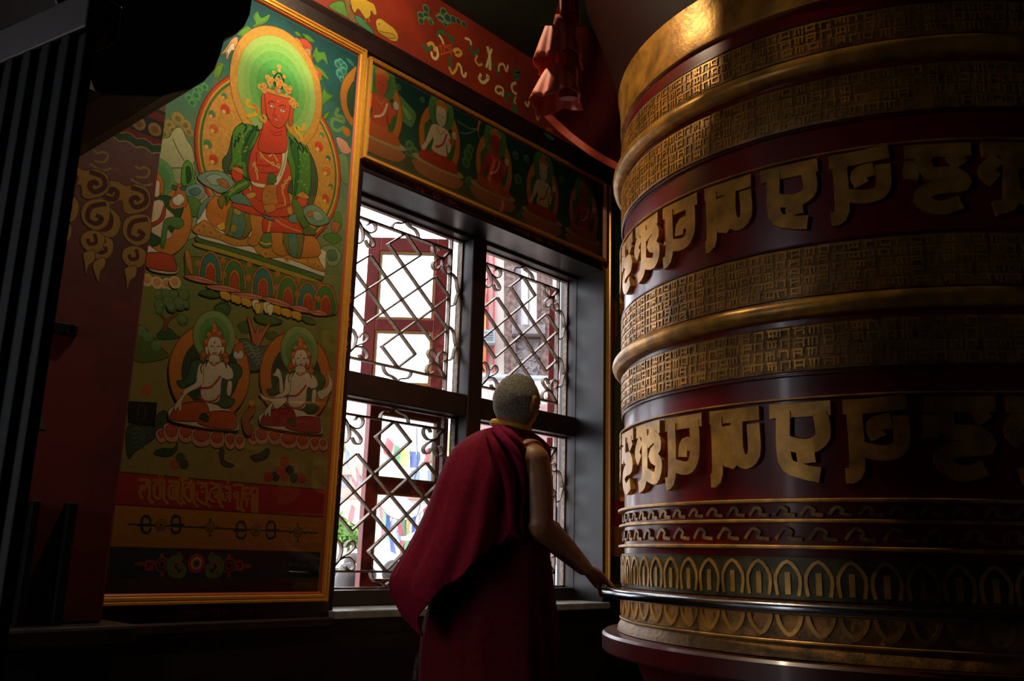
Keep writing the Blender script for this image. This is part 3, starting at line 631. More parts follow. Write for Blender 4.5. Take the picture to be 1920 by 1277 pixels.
P.line([(380,780),(430,810),(430,860)], .010, (220, 120, 60), T)
for st in ([(490,880),(520,920),(500,960)], [(460,900),(480,950)], [(730,980),(760,1040),(800,1080)], [(770,1000),(800,1060),(860,1150)]): P.line(st, .014, (220, 158, 62), T, gold=True)
for st in ([(300,980),(330,1000),(300,1060)], [(380,990),(400,1010),(350,1100),(310,1200)], [(440,990),(420,1020),(460,1040)], [(750,1100),(780,1150),(760,1180)], [(850,1190),(870,1240)]): P.line(st, .008, (30, 66, 40), T)

# --- throne arches and lotus
P.new('painted_throne')
T = C4
P.px([(480,0),(820,20),(1160,110),(1500,200),(1760,260),(1720,480),(1500,450),(1150,360),(900,290),(640,200),(490,160)], (104, 118, 50), T, smooth=False)
for cx, cy, c in ((705,50,TEAL),(910,115,(66,120,60)),(1155,180,TEAL),(1368,260,(66,120,60)),(1540,310,TEAL),(1690,330,(66,120,60))):
    P.px([(cx-92,cy+150),(cx-95,cy+30),(cx-60,cy-60),(cx,cy-92),(cx+60,cy-50),(cx+92,cy+50),(cx+88,cy+170)], (206, 128, 44), T, gold=True)
    P.px([(cx-74,cy+155),(cx-78,cy+30),(cx-48,cy-44),(cx,cy-72),(cx+48,cy-34),(cx+76,cy+50),(cx+72,cy+170)], c, T)
    P.px([(cx-38,cy+165),(cx-42,cy+50),(cx,cy),(cx+42,cy+50),(cx+38,cy+175)], (206, 126, 46), T, gold=True)
    P.px([(cx-26,cy+165),(cx-30,cy+80),(cx,cy+30),(cx+30,cy+80),(cx+26,cy+172)], (186, 72, 38), T)
for x, y in ((520,80),(600,60),(810,40),(820,160),(1040,70),(1030,190),(1280,150),(1270,270),(1460,210),(1450,330),(1640,250),(1630,370)): P.epx(x, y, 30, (200, 116, 44), T, gold=True, ratio=.8)
for a, b in (((480,170),(760,235)), ((670,255),(960,300)), ((880,320),(1180,365)), ((1150,360),(1420,440)), ((1380,430),(1580,480)), ((1540,470),(1700,500))):
    mx, my = (a[0]+b[0])/2, (a[1]+b[1])/2
    P.px([(a[0],a[1]),(a[0]+60,a[1]-4),(mx+20,my-22),(b[0]-10,b[1]-10),(b[0],b[1]+8),(mx,my+26),(a[0]+30,a[1]+26)], (222, 142, 112), T)
    P.line([(a[0]+20,a[1]+8),(mx,my),(b[0]-20,b[1])], .005, (190, 96, 76), T)
for x, y in ((830,345),(920,375),(1010,400),(1270,465),(1350,490),(1440,515)): P.px([(x-44,y-40),(x+30,y-30),(x+50,y+20),(x+20,y+40),(x-10,y+22),(x-30,y+20)], (224, 168, 52), T)
for x, y, c in ((1090,430,(240,224,170)),(1135,455,(226,172,56)),(1185,450,(240,224,170)),(1110,460,(230,190,90)),(1215,470,(240,224,170))): P.px([(x-24,y-50),(x+24,y-50),(x+26,y),(x,y+44),(x-26,y)], c, T)
for pts in ([(600,320),(700,290),(790,340),(720,360)], [(740,430),(820,390),(880,440),(840,510),(760,480)], [(940,590),(1040,560),(1060,650),(980,660)], [(1170,670),(1260,650),(1290,700),(1210,720)], [(1090,500),(1200,510),(1320,560),(1230,590),(1100,560)], [(1480,520),(1580,540),(1600,580),(1520,570)]): P.px(pts, (74, 104, 48), T)
# small figure at the side, cut by the pillar
P.new('painted_attendant')
T = C3
P.px([(230,590),(290,680),(318,800),(300,900),(260,970),(180,1020),(60,1000),(60,620),(150,560)], (208, 132, 52), T)
P.halo((10,540), (218,560), T, 1.15, [(1, (120, 150, 90), False), (.96, (110, 160, 104), False), (.7, (92, 150, 92), False)])
P.px([(60,960),(180,900),(260,760),(250,700),(160,660),(80,700)], DGRN, T)
P.px([(70,860),(80,720),(100,690),(140,690),(160,730),(210,780),(212,820),(170,850),(200,900),(160,920),(110,900)], (226, 198, 170), T)
P.px([(85,640),(95,560),(115,550),(128,590),(125,650),(105,670)], (232, 206, 180), T); P.px([(100,560),(110,520),(140,560),(150,620),(140,660),(125,640),(125,580)], (206, 116, 54), T)
P.px([(215,650),(240,590),(270,620),(290,700),(270,730),(200,740),(180,700)], (196, 116, 50), T)
P.px([(200,680),(225,660),(240,650),(262,660),(272,690),(240,720),(210,710)], (226, 222, 206), T)
P.px([(195,600),(225,600),(225,625),(205,625)], (70, 110, 90), T); P.px([(245,610),(275,605),(280,625),(255,628)], (70, 110, 90), T)
P.px([(60,830),(120,800),(150,720),(160,730),(150,800),(80,850)], (176, 70, 44), T)
P.px([(130,960),(140,860),(160,800),(240,790),(270,830),(230,860),(180,840),(160,920),(150,970)], (92, 130, 70), T)
P.px([(50,1090),(50,960),(110,990),(200,1030),(235,1090),(220,1125),(140,1125)], (230, 212, 180), T); P.px([(45,1010),(110,1000),(190,1015),(215,1050),(225,1110),(150,1110),(45,1085)], (192, 76, 40), T)
for x, y in ((50,1165),(110,1180),(170,1190),(215,1180)): P.epx(x, y, 38, (230, 190, 140), T); P.epx(x, y-6, 24, (214, 150, 96), T)
P.px([(275,1000),(300,990),(320,1080),(320,1140),(290,1090)], (196, 124, 48), T)
# tree and small hills
P.new('painted_lower_landscape')
T = C4
P.px([(80,610),(170,640),(280,780),(340,870),(60,900)], (96, 110, 50), T)
for x, y in ((110,640),(170,690),(240,770)): P.epx(x, y, 44, (110, 142, 88), T)
P.px([(240,690),(330,610),(420,680),(460,700),(300,720)], (62, 92, 48), T)
P.px([(290,640),(310,560),(270,500),(290,500),(330,540),(400,490),(430,500),(345,570),(340,640)], (122, 84, 50), T)
for x, y, r in ((270,340,52),(330,330,52),(400,340,52),(480,340,56),(270,420,52),(350,400,60),(440,410,60),(500,420,36),(270,470,40),(370,440,46),(470,550,52)): P.epx(x, y, r, (84, 106, 58), T); P.epx(x-6, y-8, r*.72, (112, 130, 78), T)
P.px([(1060,720),(1040,620),(1020,530),(1040,540),(1085,660),(1100,610),(1125,610),(1125,660),(1200,580),(1220,575),(1160,690),(1130,760),(1120,830),(1085,830)], (196, 106, 74), T)
P.px([(920,740),(1010,710),(1100,770),(1230,770),(1290,800),(1180,850),(1150,960),(1040,980),(1010,860)], (84, 100, 84), T)
for k in range(7): P.line([(960+k*22,760+k*30),(1010+k*18,740+k*30),(1060+k*14,780+k*28),(1110+k*8,770+k*28)], .004, (136, 146, 130), T)
T = C5
P.epx(138, 605, 42, (188, 88, 44), T); P.px([(0,690),(215,700),(205,875),(0,850)], (34, 26, 22), T, smooth=False); P.line([(70,830),(80,730),(120,720),(130,790),(100,830)], .004, (80, 66, 50), T)
P.px([(0,870),(200,880),(220,790),(280,760),(300,830),(200,960),(60,1060),(0,1110)], (64, 76, 62), T)
for k in range(5): P.line([(30,900+k*34),(80,890+k*34),(130,930+k*30)], .004, (96, 106, 84), T)
for x, y, c in ((348,1160,(186,80,46)),(418,1160,(58,68,58)),(392,1110,(70,84,56)),(1105,1250,(54,66,60)),(1210,1205,(50,56,66)),(1140,1205,(190,76,50)),(1050,1255,(180,60,44)),(1170,1255,(184,60,44)),(1240,1260,(54,66,58)),(1300,1265,(170,60,46)),(1170,1140,(186,60,50))): P.epx(x, y, 40, c, T)
for pts in ([(195,1070),(260,1040),(340,1040),(370,990),(360,1060),(310,1100),(220,1095)], [(680,1080),(700,1040),(720,1060),(720,1130),(795,1165),(760,1185),(700,1160)], [(915,1100),(980,1080),(1040,1040),(1060,1060),(1030,1120),(950,1140)]): P.px(pts, (60, 74, 44), T)
# --- two lower deities
def small_deity(nm, mL, mR, hL, hR, ox, oy, k, robe, four):
    P.new(nm); T = C5
    Q = lambda L: [(ox+(x-642)*k, oy+(y-275)*k) for x, y in L]
    P.halo(mL, mR, T, 1.10, [(1, (128, 64, 32), False), (.975, (206, 120, 46), False), (.70, (58, 70, 54), False)], dz=.008)
    P.halo(hL, hR, T, 1.12, [(1, (80, 80, 40), False), (.97, (138, 160, 92), False), (.72, (104, 146, 80), False), (.45, (76, 128, 66), False)])
    # lotus seat
    pet = [((205,905),(290,1000)), ((265,860),(375,995)), ((375,880),(480,1000)), ((475,900),(610,1030)), ((605,920),(715,1040)), ((720,940),(800,1050)), ((790,950),(872,1050))]
    for (a, b), (c, d) in pet: P.px(Q([(a,b+20),(a+20,b-6),((a+c)/2,b-14),(c-10,b-2),(c+4,b+40),(c,d-20),((a+c)/2,d),(a+10,d-30)]), (214, 146, 112), T); P.px(Q([(a+16,b+20),((a+c)/2,b),(c-14,b+14),(c-16,d-60),((a+c)/2,d-40),(a+20,d-70)]), (190, 84, 58), T)
    P.px(Q([(300,800),(310,745),(420,700),(560,690),(780,760),(822,840),(815,905),(680,900),(520,880),(330,840)]), (222, 200, 168), T)
    P.px(Q([(310,800),(345,740),(420,705),(560,695),(600,760),(560,830),(430,840),(325,830)]), robe, T); P.px(Q([(580,780),(680,760),(790,775),(812,840),(800,895),(690,895),(520,855)]), robe, T)
    P.px(Q([(530,810),(560,775),(600,810),(580,845)]), (56, 70, 56), T)
    # body scarf, torso, arms
    P.px(Q([(500,380),(460,440),(430,520),(360,540),(400,590),(470,560),(520,560),(700,740),(800,690),(740,640),(800,560),(850,480),(830,420),(760,400)]), (64, 92, 56), T)
    P.px(Q([(545,430),(580,400),(640,385),(720,400),(775,450),(782,510),(740,530),(700,520),(690,620),(680,680),(640,700),(570,690),(540,640),(545,560),(555,500)]), SKIN, T)
    P.px(Q([(560,410),(525,420),(510,500),(500,550),(420,600),(390,655),(345,720),(350,760),(372,730),(380,762),(395,750),(400,690),(440,630),(545,570),(560,500)]), SKIN, T)
    P.px(Q([(745,540),(775,550),(765,640),(735,635)]), SKIN, T)
    P.line(Q([(520,590),(560,590),(620,580),(690,500)]), .008, (178, 60, 42), T); P.line(Q([(520,650),(580,690),(650,680),(680,640)]), .007, (180, 70, 44), T)
    P.line(Q([(610,400),(640,420),(690,390)]), .006, (196, 100, 54), T); P.line(Q([(410,640),(390,620)]), .008, (196, 90, 54), T)
    if four:
        P.px(Q([(440,700),(400,640),(330,620),(300,560),(340,590),(420,610),(520,600),(520,640)]), SKIN, T)
        P.px(Q([(470,560),(460,440),(410,420),(430,400),(450,360),(480,400),(500,540)]), SKIN, T)
        P.px(Q([(780,560),(860,520),(880,450),(850,390),(900,450),(900,540),(820,620)]), SKIN, T)
    # head
    P.px(Q([(575,330),(560,240),(600,200),(640,110),(660,110),(690,190),(725,240),(720,340),(690,370),(590,360)]), (188, 96, 46), T)
    for x, y in ((600,190),(640,160),(680,180),(580,240),(710,240),(640,125)): P.px(Q([(x-16,y),(x,y-18),(x+16,y),(x,y+18)]), (212, 132, 60), T)
    P.px(Q([(592,260),(610,215),(642,205),(680,215),(698,260),(692,310),(668,345),(642,355),(618,345),(598,305)]), (232, 208, 182), T)
    P.line(Q([(610,275),(625,280),(635,275)]), .003, INK, T); P.line(Q([(660,275),(672,280),(685,275)]), .003, INK, T); P.line(Q([(644,240),(644,262)]), .003, INK, T); P.line(Q([(645,285),(640,305),(650,307)]), .002, (160, 100, 80), T); P.line(Q([(630,325),(646,330),(662,325)]), .004, (180, 60, 50), T)
    for x in (585, 705): P.px(Q([(x-10,290),(x+8,285),(x+8,330),(x-6,335)]), SKIN, T)
    for x, y in ((555,360),(725,350),(560,340),(730,380)): P.px(Q([(x-24,y),(x,y-30),(x+24,y),(x,y+30)]), (190, 110, 46), T)
    P.px(Q([(610,345),(672,345),(680,395),(605,395)]), SKIN, T)
    for st in ([(560,400),(540,440),(550,480)], [(590,390),(575,430)], [(720,400),(735,440)]): P.line(Q(st), .004, INK, T)
small_deity('painted_lower_deity', (292,480), (912,500), (478,190), (803,215), 642, 275, 1.0, (190, 84, 40), False)
P.px([(785,330),(800,270),(850,250),(870,320),(860,350)], (196, 110, 50), C5); P.px([(785,340),(800,310),(820,330),(840,305),(860,335),(850,370),(800,370)], (220, 214, 200), C5)
small_deity('painted_lower_deity_four_armed', (975,510), (1520,540), (1135,290), (1420,330), 1286, 365, .90, (164, 46, 50), True)
P.px([(850,800),(900,740),(930,700),(950,760),(900,840),(930,890),(900,950),(860,900)], (168, 92, 44), C5); P.epx(920, 705, 22, (196, 140, 50), C5)
parts = P.build(mural)
parts['painted_deity']['label'] = 'red seated deity with gold crown painted on the mural'
MB().box((.80, D-.0165, .80), (2.20, D-.0150, 3.06)).build('glass_pane', GLASS, mural)
# ------------------------------------------------------------------ the great prayer wheel
WC = Vector((3.4726, 1.2075, 0))
M_WRED = mat('wheel_red_lacquer', (128, 18, 20), .30, noise=.15, nscale=6, coat=.25)
M_WDRED = mat('wheel_dark_red_lacquer', (84, 16, 16), .34, noise=.2, nscale=5, coat=.2)
M_WGOLD = mat('wheel_gilding', (226, 164, 70), .36, .35, noise=.3, nscale=14, bump=.1, bscale=60)
M_WGOLD2 = mat('wheel_old_gilding', (186, 132, 64), .45, .3, noise=.4, nscale=24, bump=.25, bscale=90)
M_WGREEN = mat('wheel_green_gold_paint', (96, 88, 44), .42, .4, noise=.45, nscale=20)
M_STEEL = mat('polished_steel', (170, 170, 176), .2, 1.0, noise=.05, nscale=30)
wheel = thing('prayer_wheel', 'giant red and gold drum-shaped prayer wheel with bands of raised script', 'prayer wheel', (WC.x, WC.y, .6))
NS = 160
def ring(nm, prof, m, smooth=True, par=wheel):
    return MB().lathe(prof, (WC.x, WC.y, 0), NS).build(nm, m, par, smooth=smooth)
# red core with its bell-shaped top
core = [(.02,.63),(.97,.63),(.97,.70),(.985,.741),(.985,2.70),(.99,2.76),(1.0,2.82),(1.022,2.92),(1.05,3.03),(1.08,3.13),(1.12,3.25),(1.16,3.36),(1.16,3.40),(.6,3.44),(.02,3.44)]
drum = ring('drum', core[:7]+[(.99,2.845),(.02,2.845)], M_WRED, 30)
ring('bell_top', [(.98,2.84)]+core[6:], mat('wheel_black_red_paint', (40, 9, 9), .6, noise=.2, nscale=5, spec=.2), 30)
ring('flange', [(.5,.625),(1.06,.625),(1.068,.633),(1.068,.683),(1.060,.692),(.99,.694),(.98,.70),(.5,.70)], M_WDRED, 30)
ring('base_step', [(.98,.694),(1.012,.696),(1.008,.715),(.996,.735),(.98,.737)], M_WGOLD2, 30)
def bead(z, h, r, m=M_WGOLD, nm='gold_bead'):
    return ring(nm, [(.98,z-h/2),(r-h*.25,z-h/2),(r,z-h*.25),(r,z+h*.25),(r-h*.25,z+h/2),(.98,z+h/2)], m)
for z, h, r in ((.739,.008,1.004),(.993,.011,1.008),(1.066,.010,1.006),(1.122,.011,1.010),(1.413,.006,1.004),(2.151,.006,1.004)): bead(z, h, r)
for z in (1.484, 1.876, 2.246, 2.605): bead(z, .008, .9965, M_WDRED, 'groove_line')
def torus(z, R, a, b, nm, m):
    return ring(nm, [(R-a*.6, z-b)]+[(R+a*math.cos(t), z+b*math.sin(t)) for t in [(-80+16*i)*PI/180 for i in range(11)]]+[(R-a*.6, z+b)], m)
for z in (1.679, 2.452): torus(z, 1.004, .028, .028, 'hoop', M_WGOLD)
BANDS = []
for z0, z1 in ((1.494,1.632),(1.716,1.870),(2.256,2.402),(2.496,2.601)): BANDS.append(ring('script_band', [(.98,z0),(.994,z0),(.9955,z0+.004),(.9955,z1-.004),(.994,z1),(.98,z1)], M_WGOLD2, 30))
ring('top_band', [(.98,2.668),(.998,2.668),(1.0,2.676),(1.0,2.75),(1.004,2.80),(1.010,2.84),(.99,2.845)], M_WGOLD, 30)
ring('lower_band', [(.98,.745),(.996,.745),(.996,.846),(.98,.846)], M_WGOLD2, 30)
ring('leaf_band', [(.98,.852),(.996,.852),(.996,.966),(.98,.966)], M_WGREEN, 30)
def cyl(u, v, r):   # u = arc length, v = height
    a = u; return (WC.x+r*math.cos(a), WC.y+r*math.sin(a), v)
def cstroke(mb, pts, w, r0, r1, sub=0):
    """stroke of width w along (angle*R, z) points wrapped on the drum"""
    Q = [Vector((p[0], p[1], 0)) for p in pts]
    if sub and len(Q) > 2: Q = cat(Q, sub, False)
    k = len(Q); vs = []
    for i in range(k):
        d = (Q[min(i+1,k-1)]-Q[max(i-1,0)]).normalized(); n = Vector((-d.y, d.x, 0))*w/2
        A = Q[i]+n; B = Q[i]-n
        vs += [cyl(A.x, A.y, r0), cyl(B.x, B.y, r0), cyl(B.x, B.y, r1), cyl(A.x, A.y, r1)]
    fs = []
    for i in range(k-1):
        for j in range(4): fs.append((i*4+j, i*4+(j+1) % 4, (i+1)*4+(j+1) % 4, (i+1)*4+j))
    fs += [(3,2,1,0), tuple((k-1)*4+j for j in range(4))]
    mb.add(vs, fs)
# large raised syllables, six in turn around the drum
SYL = [
 [[(.05,.95),(.95,.95)],[(.60,.95),(.60,.15),(.85,.0)],[(.50,.72),(.22,.80),(.12,.62),(.34,.50),(.10,.36),(.20,.12),(.52,.2)],[(.75,.80),(.92,.60),(.80,.45)]],
 [[(.05,.95),(.95,.95)],[(.78,.95),(.78,.12),(.95,.0)],[(.22,.95),(.22,.40),(.40,.22),(.78,.30)],[(.22,.55),(.45,.60),(.50,.40)]],
 [[(.05,.95),(.95,.95)],[(.82,.95),(.82,.1),(.95,.0)],[(.16,.80),(.16,.35),(.34,.25),(.44,.45),(.44,.85)],[(.44,.40),(.60,.25),(.66,.80)]],
 [[(.05,.95),(.95,.95)],[(.74,.95),(.74,.25),(.50,.08),(.24,.02)],[(.20,.90),(.18,.55),(.40,.42),(.74,.50)],[(.30,.30),(.56,.28)]],
 [[(.10,1.06),(.60,.95),(.95,.95)],[(.80,.95),(.80,.10),(.96,0)],[(.20,.80),(.22,.40),(.45,.30),(.80,.38)],[(.32,.74),(.55,.68),(.50,.50)]],
 [[(.05,.95),(.95,.95)],[(.70,.95),(.66,.60),(.30,.55),(.20,.38),(.60,.34),(.78,.20),(.55,.02),(.25,.10)],[(.16,.85),(.34,.74)],[(.86,.80),(.9,.5)]]]
for z0, z1, n in ((1.176,1.404,30),(1.926,2.142,30)):
    h = z1-z0
    for k in range(n):
        mb = MB(); a0 = 2*PI*k/n; wd = 2*PI/n*.94
        for st in SYL[k % 6]:
            cstroke(mb, [(a0+wd*(1-p[0]), z0+.012+(h-.026)*min(p[1], 1.0)) for p in st], .042, .984, 1.0035, 4)
        mb.build('raised_syllable', M_WGOLD, drum)
# fine script rows: thousands of tiny strokes, one mesh per band
random.seed(11)
for bi, (z0, z1, rows) in enumerate(((1.494,1.632,4),(1.716,1.870,5),(2.256,2.402,4),(2.496,2.601,3))):
    mb = MB(); pz = (z1-z0-.008)/rows
    for r in range(rows):
        zt = z1-.006-r*pz
        for k in range(150):
            a = 2*PI*(k+random.uniform(0, .2))/150; wd = 2*PI/150*random.uniform(.78, .95)
            cstroke(mb, [(a, zt-.003), (a+wd, zt-.003)], .0055, .994, .9985)
            for u in ((.15, .85) if k % 3 else (.2, .5, .85)):
                cstroke(mb, [(a+wd*u, zt-.004), (a+wd*(u+random.uniform(-.05, .05)), zt-pz*random.uniform(.7, .9))], .0055, .994, .9985)
            if k % 2: zz = zt-pz*random.uniform(.35, .7); cstroke(mb, [(a+wd*.15, zz), (a+wd*.85, zz+random.uniform(-.004, .004))], .005, .994, .9985)
    mb.build('fine_script', M_WGOLD, BANDS[bi])['kind'] = 'stuff'
# scroll friezes near the bottom
for z0, z1, n, mm in ((1.004,1.058,64,M_WGOLD2),(1.074,1.114,80,M_WGOLD2)):
    mb = MB()
    for k in range(n):
        a = 2*PI*k/n; wd = 2*PI/n; h = z1-z0
        cstroke(mb, [(a+wd*.1, z0+h*.2), (a+wd*.35, z0+h*.75), (a+wd*.6, z0+h*.55), (a+wd*.5, z0+h*.3), (a+wd*.9, z0+h*.2)], .010, .984, .994, 3)
    mb.build('scroll_frieze', mm, wheel)['kind'] = 'stuff'
mb = MB(); mb2 = MB()
for k in range(72):
    a = 2*PI*k/72; wd = 2*PI/72
    cstroke(mb, [(a+wd*.15, .862), (a+wd*.1, .915), (a+wd*.5, .955), (a+wd*.9, .915), (a+wd*.85, .862)], .010, .994, 1.0, 3)
    cstroke(mb, [(a+wd*.5, .865), (a+wd*.5, .925)], .016, .994, 1.0)
    cstroke(mb2, [(a+wd*.1, .838), (a+wd*.15, .79), (a+wd*.5, .757), (a+wd*.85, .79), (a+wd*.9, .838)], .012, .994, 1.001, 3)
mb.build('petal_frieze', M_WGOLD, wheel)['kind'] = 'stuff'
mb2.build('lotus_frieze', M_WGOLD, wheel)['kind'] = 'stuff'
# steel push rail with stays
d_ = ray(1128, 1108); t_ = math.hypot(2.845, 2.07)/math.hypot(d_.x, d_.y); RAILZ = HC+d_.z*t_
RAILR = 1.052
rail = MB().tube([(WC.x+RAILR*math.cos(2*PI*i/128), WC.y+RAILR*math.sin(2*PI*i/128), RAILZ) for i in range(128)], .0175, 14, closed=True).build('push_rail', M_STEEL, wheel, smooth=True)
for k in range(6):
    a = 2*PI*(k+.72)/6
    MB().tube([(WC.x+r*math.cos(a), WC.y+r*math.sin(a), RAILZ) for r in (.98, RAILR)], .011, 10).build('rail_stay', M_STEEL, rail, smooth=True)
plz = MB().lathe([(.02,0),(.92,0),(.92,.12),(.86,.14),(.86,.50),(.92,.53),(.95,.60),(.95,.625),(.02,.625)], (WC.x, WC.y, 0), 96).build('wheel_plinth', M_WDRED, None, smooth=30)
tag(plz, 'round dark red plinth under the prayer wheel', 'plinth')
# ------------------------------------------------------------------ painted pillar with bracket capital
M_PRED = mat('pillar_red_paint', (92, 20, 18), .5, noise=.25, nscale=6, bump=.08, bscale=25)
M_CAP = mat('bracket_dark_red_paint', (30, 9, 8), .55, noise=.25, nscale=5, bump=.08)
PLY = 2.60
pr = onY(196, 1131, PLY).x; pl = onY(140, 400, PLY).x - .05
pil = thing('pillar', 'dark red painted pillar with golden cloud scrolls beside the mural', None, ((pr+pl)/2, PLY+.15, 0)); pil['kind'] = 'structure'
pz0 = onY(190, 1168, PLY).z
MB().box((pl, PLY, pz0), (pr, D-.05, 2.75)).build('shaft', M_PRED, pil, bevel=.008)
MB().box((pl-.06, PLY-.10, pz0-.05), (pr+.06, D-.05, pz0)).build('pillar_plinth', M_DADO, pil, bevel=.01)
MB().box((pl-.02, PLY-.04, 0), (pr+.02, D-.05, pz0-.05)).build('pillar_pedestal', M_DADO, pil)
CY = 1.90
prof = [(305,181),(333,173),(360,166.6),(384.6,151.7),(403.6,130),(414.4,103),(422.5,73),(444,63.6),(460,48.7),(470,27),(474,0),(470,-30),(440,-60),(440,-150),(60,-150),(150,150),(190,178)]
bp_ = [onY(x, y, CY) for x, y in prof]
MB().prism(bp_, (0, PLY-CY-.003, 0)).build('bracket', M_CAP, pil, bevel=.006)
bz = bp_[12].z
MB().box((pl-.05, CY, onY(300, -150, CY).z), (.95, PLY-.1, CEIL)).build('bolster', M_CAP, pil)
Q = Paint(PLY)
C9 = (120, 160, 3.19)
Q.new('pillar_ornament'); T = C9
Bz = lambda x, y: Q.W(T[0]+x/T[2], T[1]+y/T[2])[1]
def hband(ya, yb, col): 
    za, zb_ = Bz(300, ya), Bz(300, yb); Q.poly([(pl+.004, zb_), (pr-.002, zb_), (pr-.002, za), (pl+.004, za)], col)
hband(40, 140, (34, 34, 24)); hband(60, 110, (110, 26, 20)); hband(140, 225, (30, 34, 26)); hband(225, 300, (110, 26, 22))
zc = Bz(400, 210)
xs0 = Q.W(T[0]+248/T[2], T[1]+150/T[2])[0]; xs1 = Q.W(T[0]+543/T[2], T[1]+267/T[2])[0]; dx = (xs1-xs0)/3
for k in range(-2, 4):
    x = xs0+dx*k
    if x > pl+.03: Q.ell(x, zc, .022, .022, (150, 112, 62)); Q.ell(x, zc, .012, .012, (120, 84, 44))
zz0, zz1 = Bz(350, 290), Bz(350, 345)
n = 40
def wav(x, k): return .010*abs(math.sin((x-xs0)/dx*PI))*k
X = [pl+.004+(pr-pl-.006)*i/n for i in range(n+1)]
Q.poly([(x, zz0+wav(x, 1)) for x in X]+[(x, zz1+wav(x, 1)) for x in X[::-1]], (38, 66, 46))
Q.lineW([(x, zz0+wav(x, 1)) for x in X], .004, (140, 120, 70), smooth=False); Q.lineW([(x, zz1+wav(x, 1)) for x in X], .005, (150, 130, 80), smooth=False)
TAN = (148, 108, 46); DKR = (78, 24, 18)
def cloud(L): Q.px(L, TAN, T)
for ox, oy in ((0, 0), (-248, -92)):
    f = lambda L: [(x+ox, y+oy) for x, y in L]
    for st in ([(425,480),(450,500),(480,490),(510,510),(490,550),(430,545)], [(400,560),(470,600),(530,590)]): Q.line(f(st), .007, (140, 118, 64), T)
    if ox == 0 or True:
        cloud(f([(190,600),(250,570),(320,575),(370,600),(430,590),(500,620),(520,680),(500,740),(420,770),(360,760),(350,700),(330,690),(270,720),(200,690)]))
        for c in ([(240,600),(235,660),(300,680),(320,640),(290,620),(275,650)], [(400,610),(480,640),(490,700),(430,730),(400,690),(430,670),(450,690)]): Q.line(f(c), .015, DKR, T)
        cloud(f([(170,740),(230,710),(310,760),(340,820),(310,900),(240,910),(180,890),(160,830)]))
        Q.line(f([(220,740),(280,780),(270,850),(210,860),(190,810),(230,800)]), .014, DKR, T)
        cloud(f([(380,790),(460,770),(520,800),(510,920),(440,960),(370,920),(350,850)]))
        Q.line(f([(500,800),(410,820),(390,890),(440,920),(475,890),(440,870)]), .014, DKR, T)
        cloud(f([(150,930),(220,900),(290,930),(285,1010),(220,1050),(170,1010)])); Q.line(f([(250,930),(205,950),(210,1000),(250,990),(245,965)]), .011, DKR, T)
        cloud(f([(360,980),(430,960),(490,1000),(470,1080),(400,1090),(350,1040)])); Q.line(f([(430,980),(440,1030),(400,1040),(390,1010)]), .011, DKR, T)
        cloud(f([(175,1060),(240,1030),(245,1080),(215,1120),(210,1180),(185,1130)])); cloud(f([(365,1095),(430,1080),(430,1140),(395,1170),(380,1230),(370,1150)]))
Q.build(pil)
# ------------------------------------------------------------------ folded steel gate
M_GATE = mat('black_gate_paint', (8, 8, 10), .6, noise=.3, nscale=20, spec=.12)
_g = ray(150, 300); gA = Vector((_g.x, _g.y, 0)).normalized()*1.49; gd = Vector((-.19, .98, 0)).normalized(); gn = Vector((-gd.y, gd.x, 0))
gz = HC+ray(130, 57).z*(Vector((.57, 1.42, 0)).length/math.hypot(ray(130, 57).x, ray(130, 57).y))
gate = thing('folding_gate', 'black folding steel gate pushed aside next to the pillar', 'gate', (gA.x, gA.y, 0))
for k in range(15):
    c = gA+gd*(.012+k*.026); s_ = .012 if k % 2 else .0
    a, b = c-gd*.0115+gn*s_, c+gd*.0115+gn*s_
    MB().hexa([(a.x, a.y, .02), (b.x, b.y, .02), (b.x+gn.x*.02, b.y+gn.y*.02, .02), (a.x+gn.x*.02, a.y+gn.y*.02, .02)]+[(p[0], p[1], gz-.02) for p in ((a.x, a.y), (b.x, b.y), (b.x+gn.x*.02, b.y+gn.y*.02), (a.x+gn.x*.02, a.y+gn.y*.02))]).build('gate_slat', M_GATE, gate, bevel=.003)
def slab(a, b, z0, z1, th, nm, m, par):
    A = [a-gn*th, b-gn*th, b+gn*th, a+gn*th]
    return MB().hexa([(p.x, p.y, z0) for p in A]+[(p.x, p.y, z1) for p in A]).build(nm, m, par, bevel=.004)
slab(gA-gd*.01, gA+gd*.42, gz-.02, gz+.05, .03, 'head_rail', M_CAP, gate)
slab(gA-gd*.005, gA+gd*.40, 0, .03, .02, 'floor_channel', M_GATE, gate)
for zz in (.55, 1.15, 1.7):
    for k in range(7):
        c0 = gA+gd*(.012+2*k*.026); c1 = gA+gd*(.012+2*(k+1)*.026); zo = .04*(1 if k % 2 else -1)
        MB().strip([(c0.x-gn.x*.008, c0.y-gn.y*.008, zz+zo), (c1.x-gn.x*.008, c1.y-gn.y*.008, zz-zo)], .014, .004, gn).build('pivot_strap', M_GATE, gate)
# hasp on the pillar
h0 = onY(112, 604, PLY-.004); h1 = onY(150, 634, PLY-.004)
hs = thing('door_hasp', 'small black steel hasp plate screwed to the pillar', 'hasp', (h0.x, PLY, h1.z))
MB().box((h0.x-.06, PLY-.006, h1.z), (h1.x-.01, PLY-.0005, h0.z)).build('hasp_plate', M_GATE, hs, bevel=.002)
cx_, cz2 = h1.x-.028, (h0.z+h1.z)/2
MB().add(*(lambda n, r0, r1, y0, y1: ([(cx_+r*math.cos(2*PI*i/n), y, cz2+r*math.sin(2*PI*i/n)) for (r, y) in ((r0,y0),(r1,y0),(r1,y1),(r0,y1)) for i in range(n)], [(k*n+i, k*n+(i+1) % n, ((k+1) % 4)*n+(i+1) % n, ((k+1) % 4)*n+i) for k in range(4) for i in range(n)]))(20, .008, .016, PLY-.012, PLY-.006)).build('hasp_eye', M_GATE, hs)
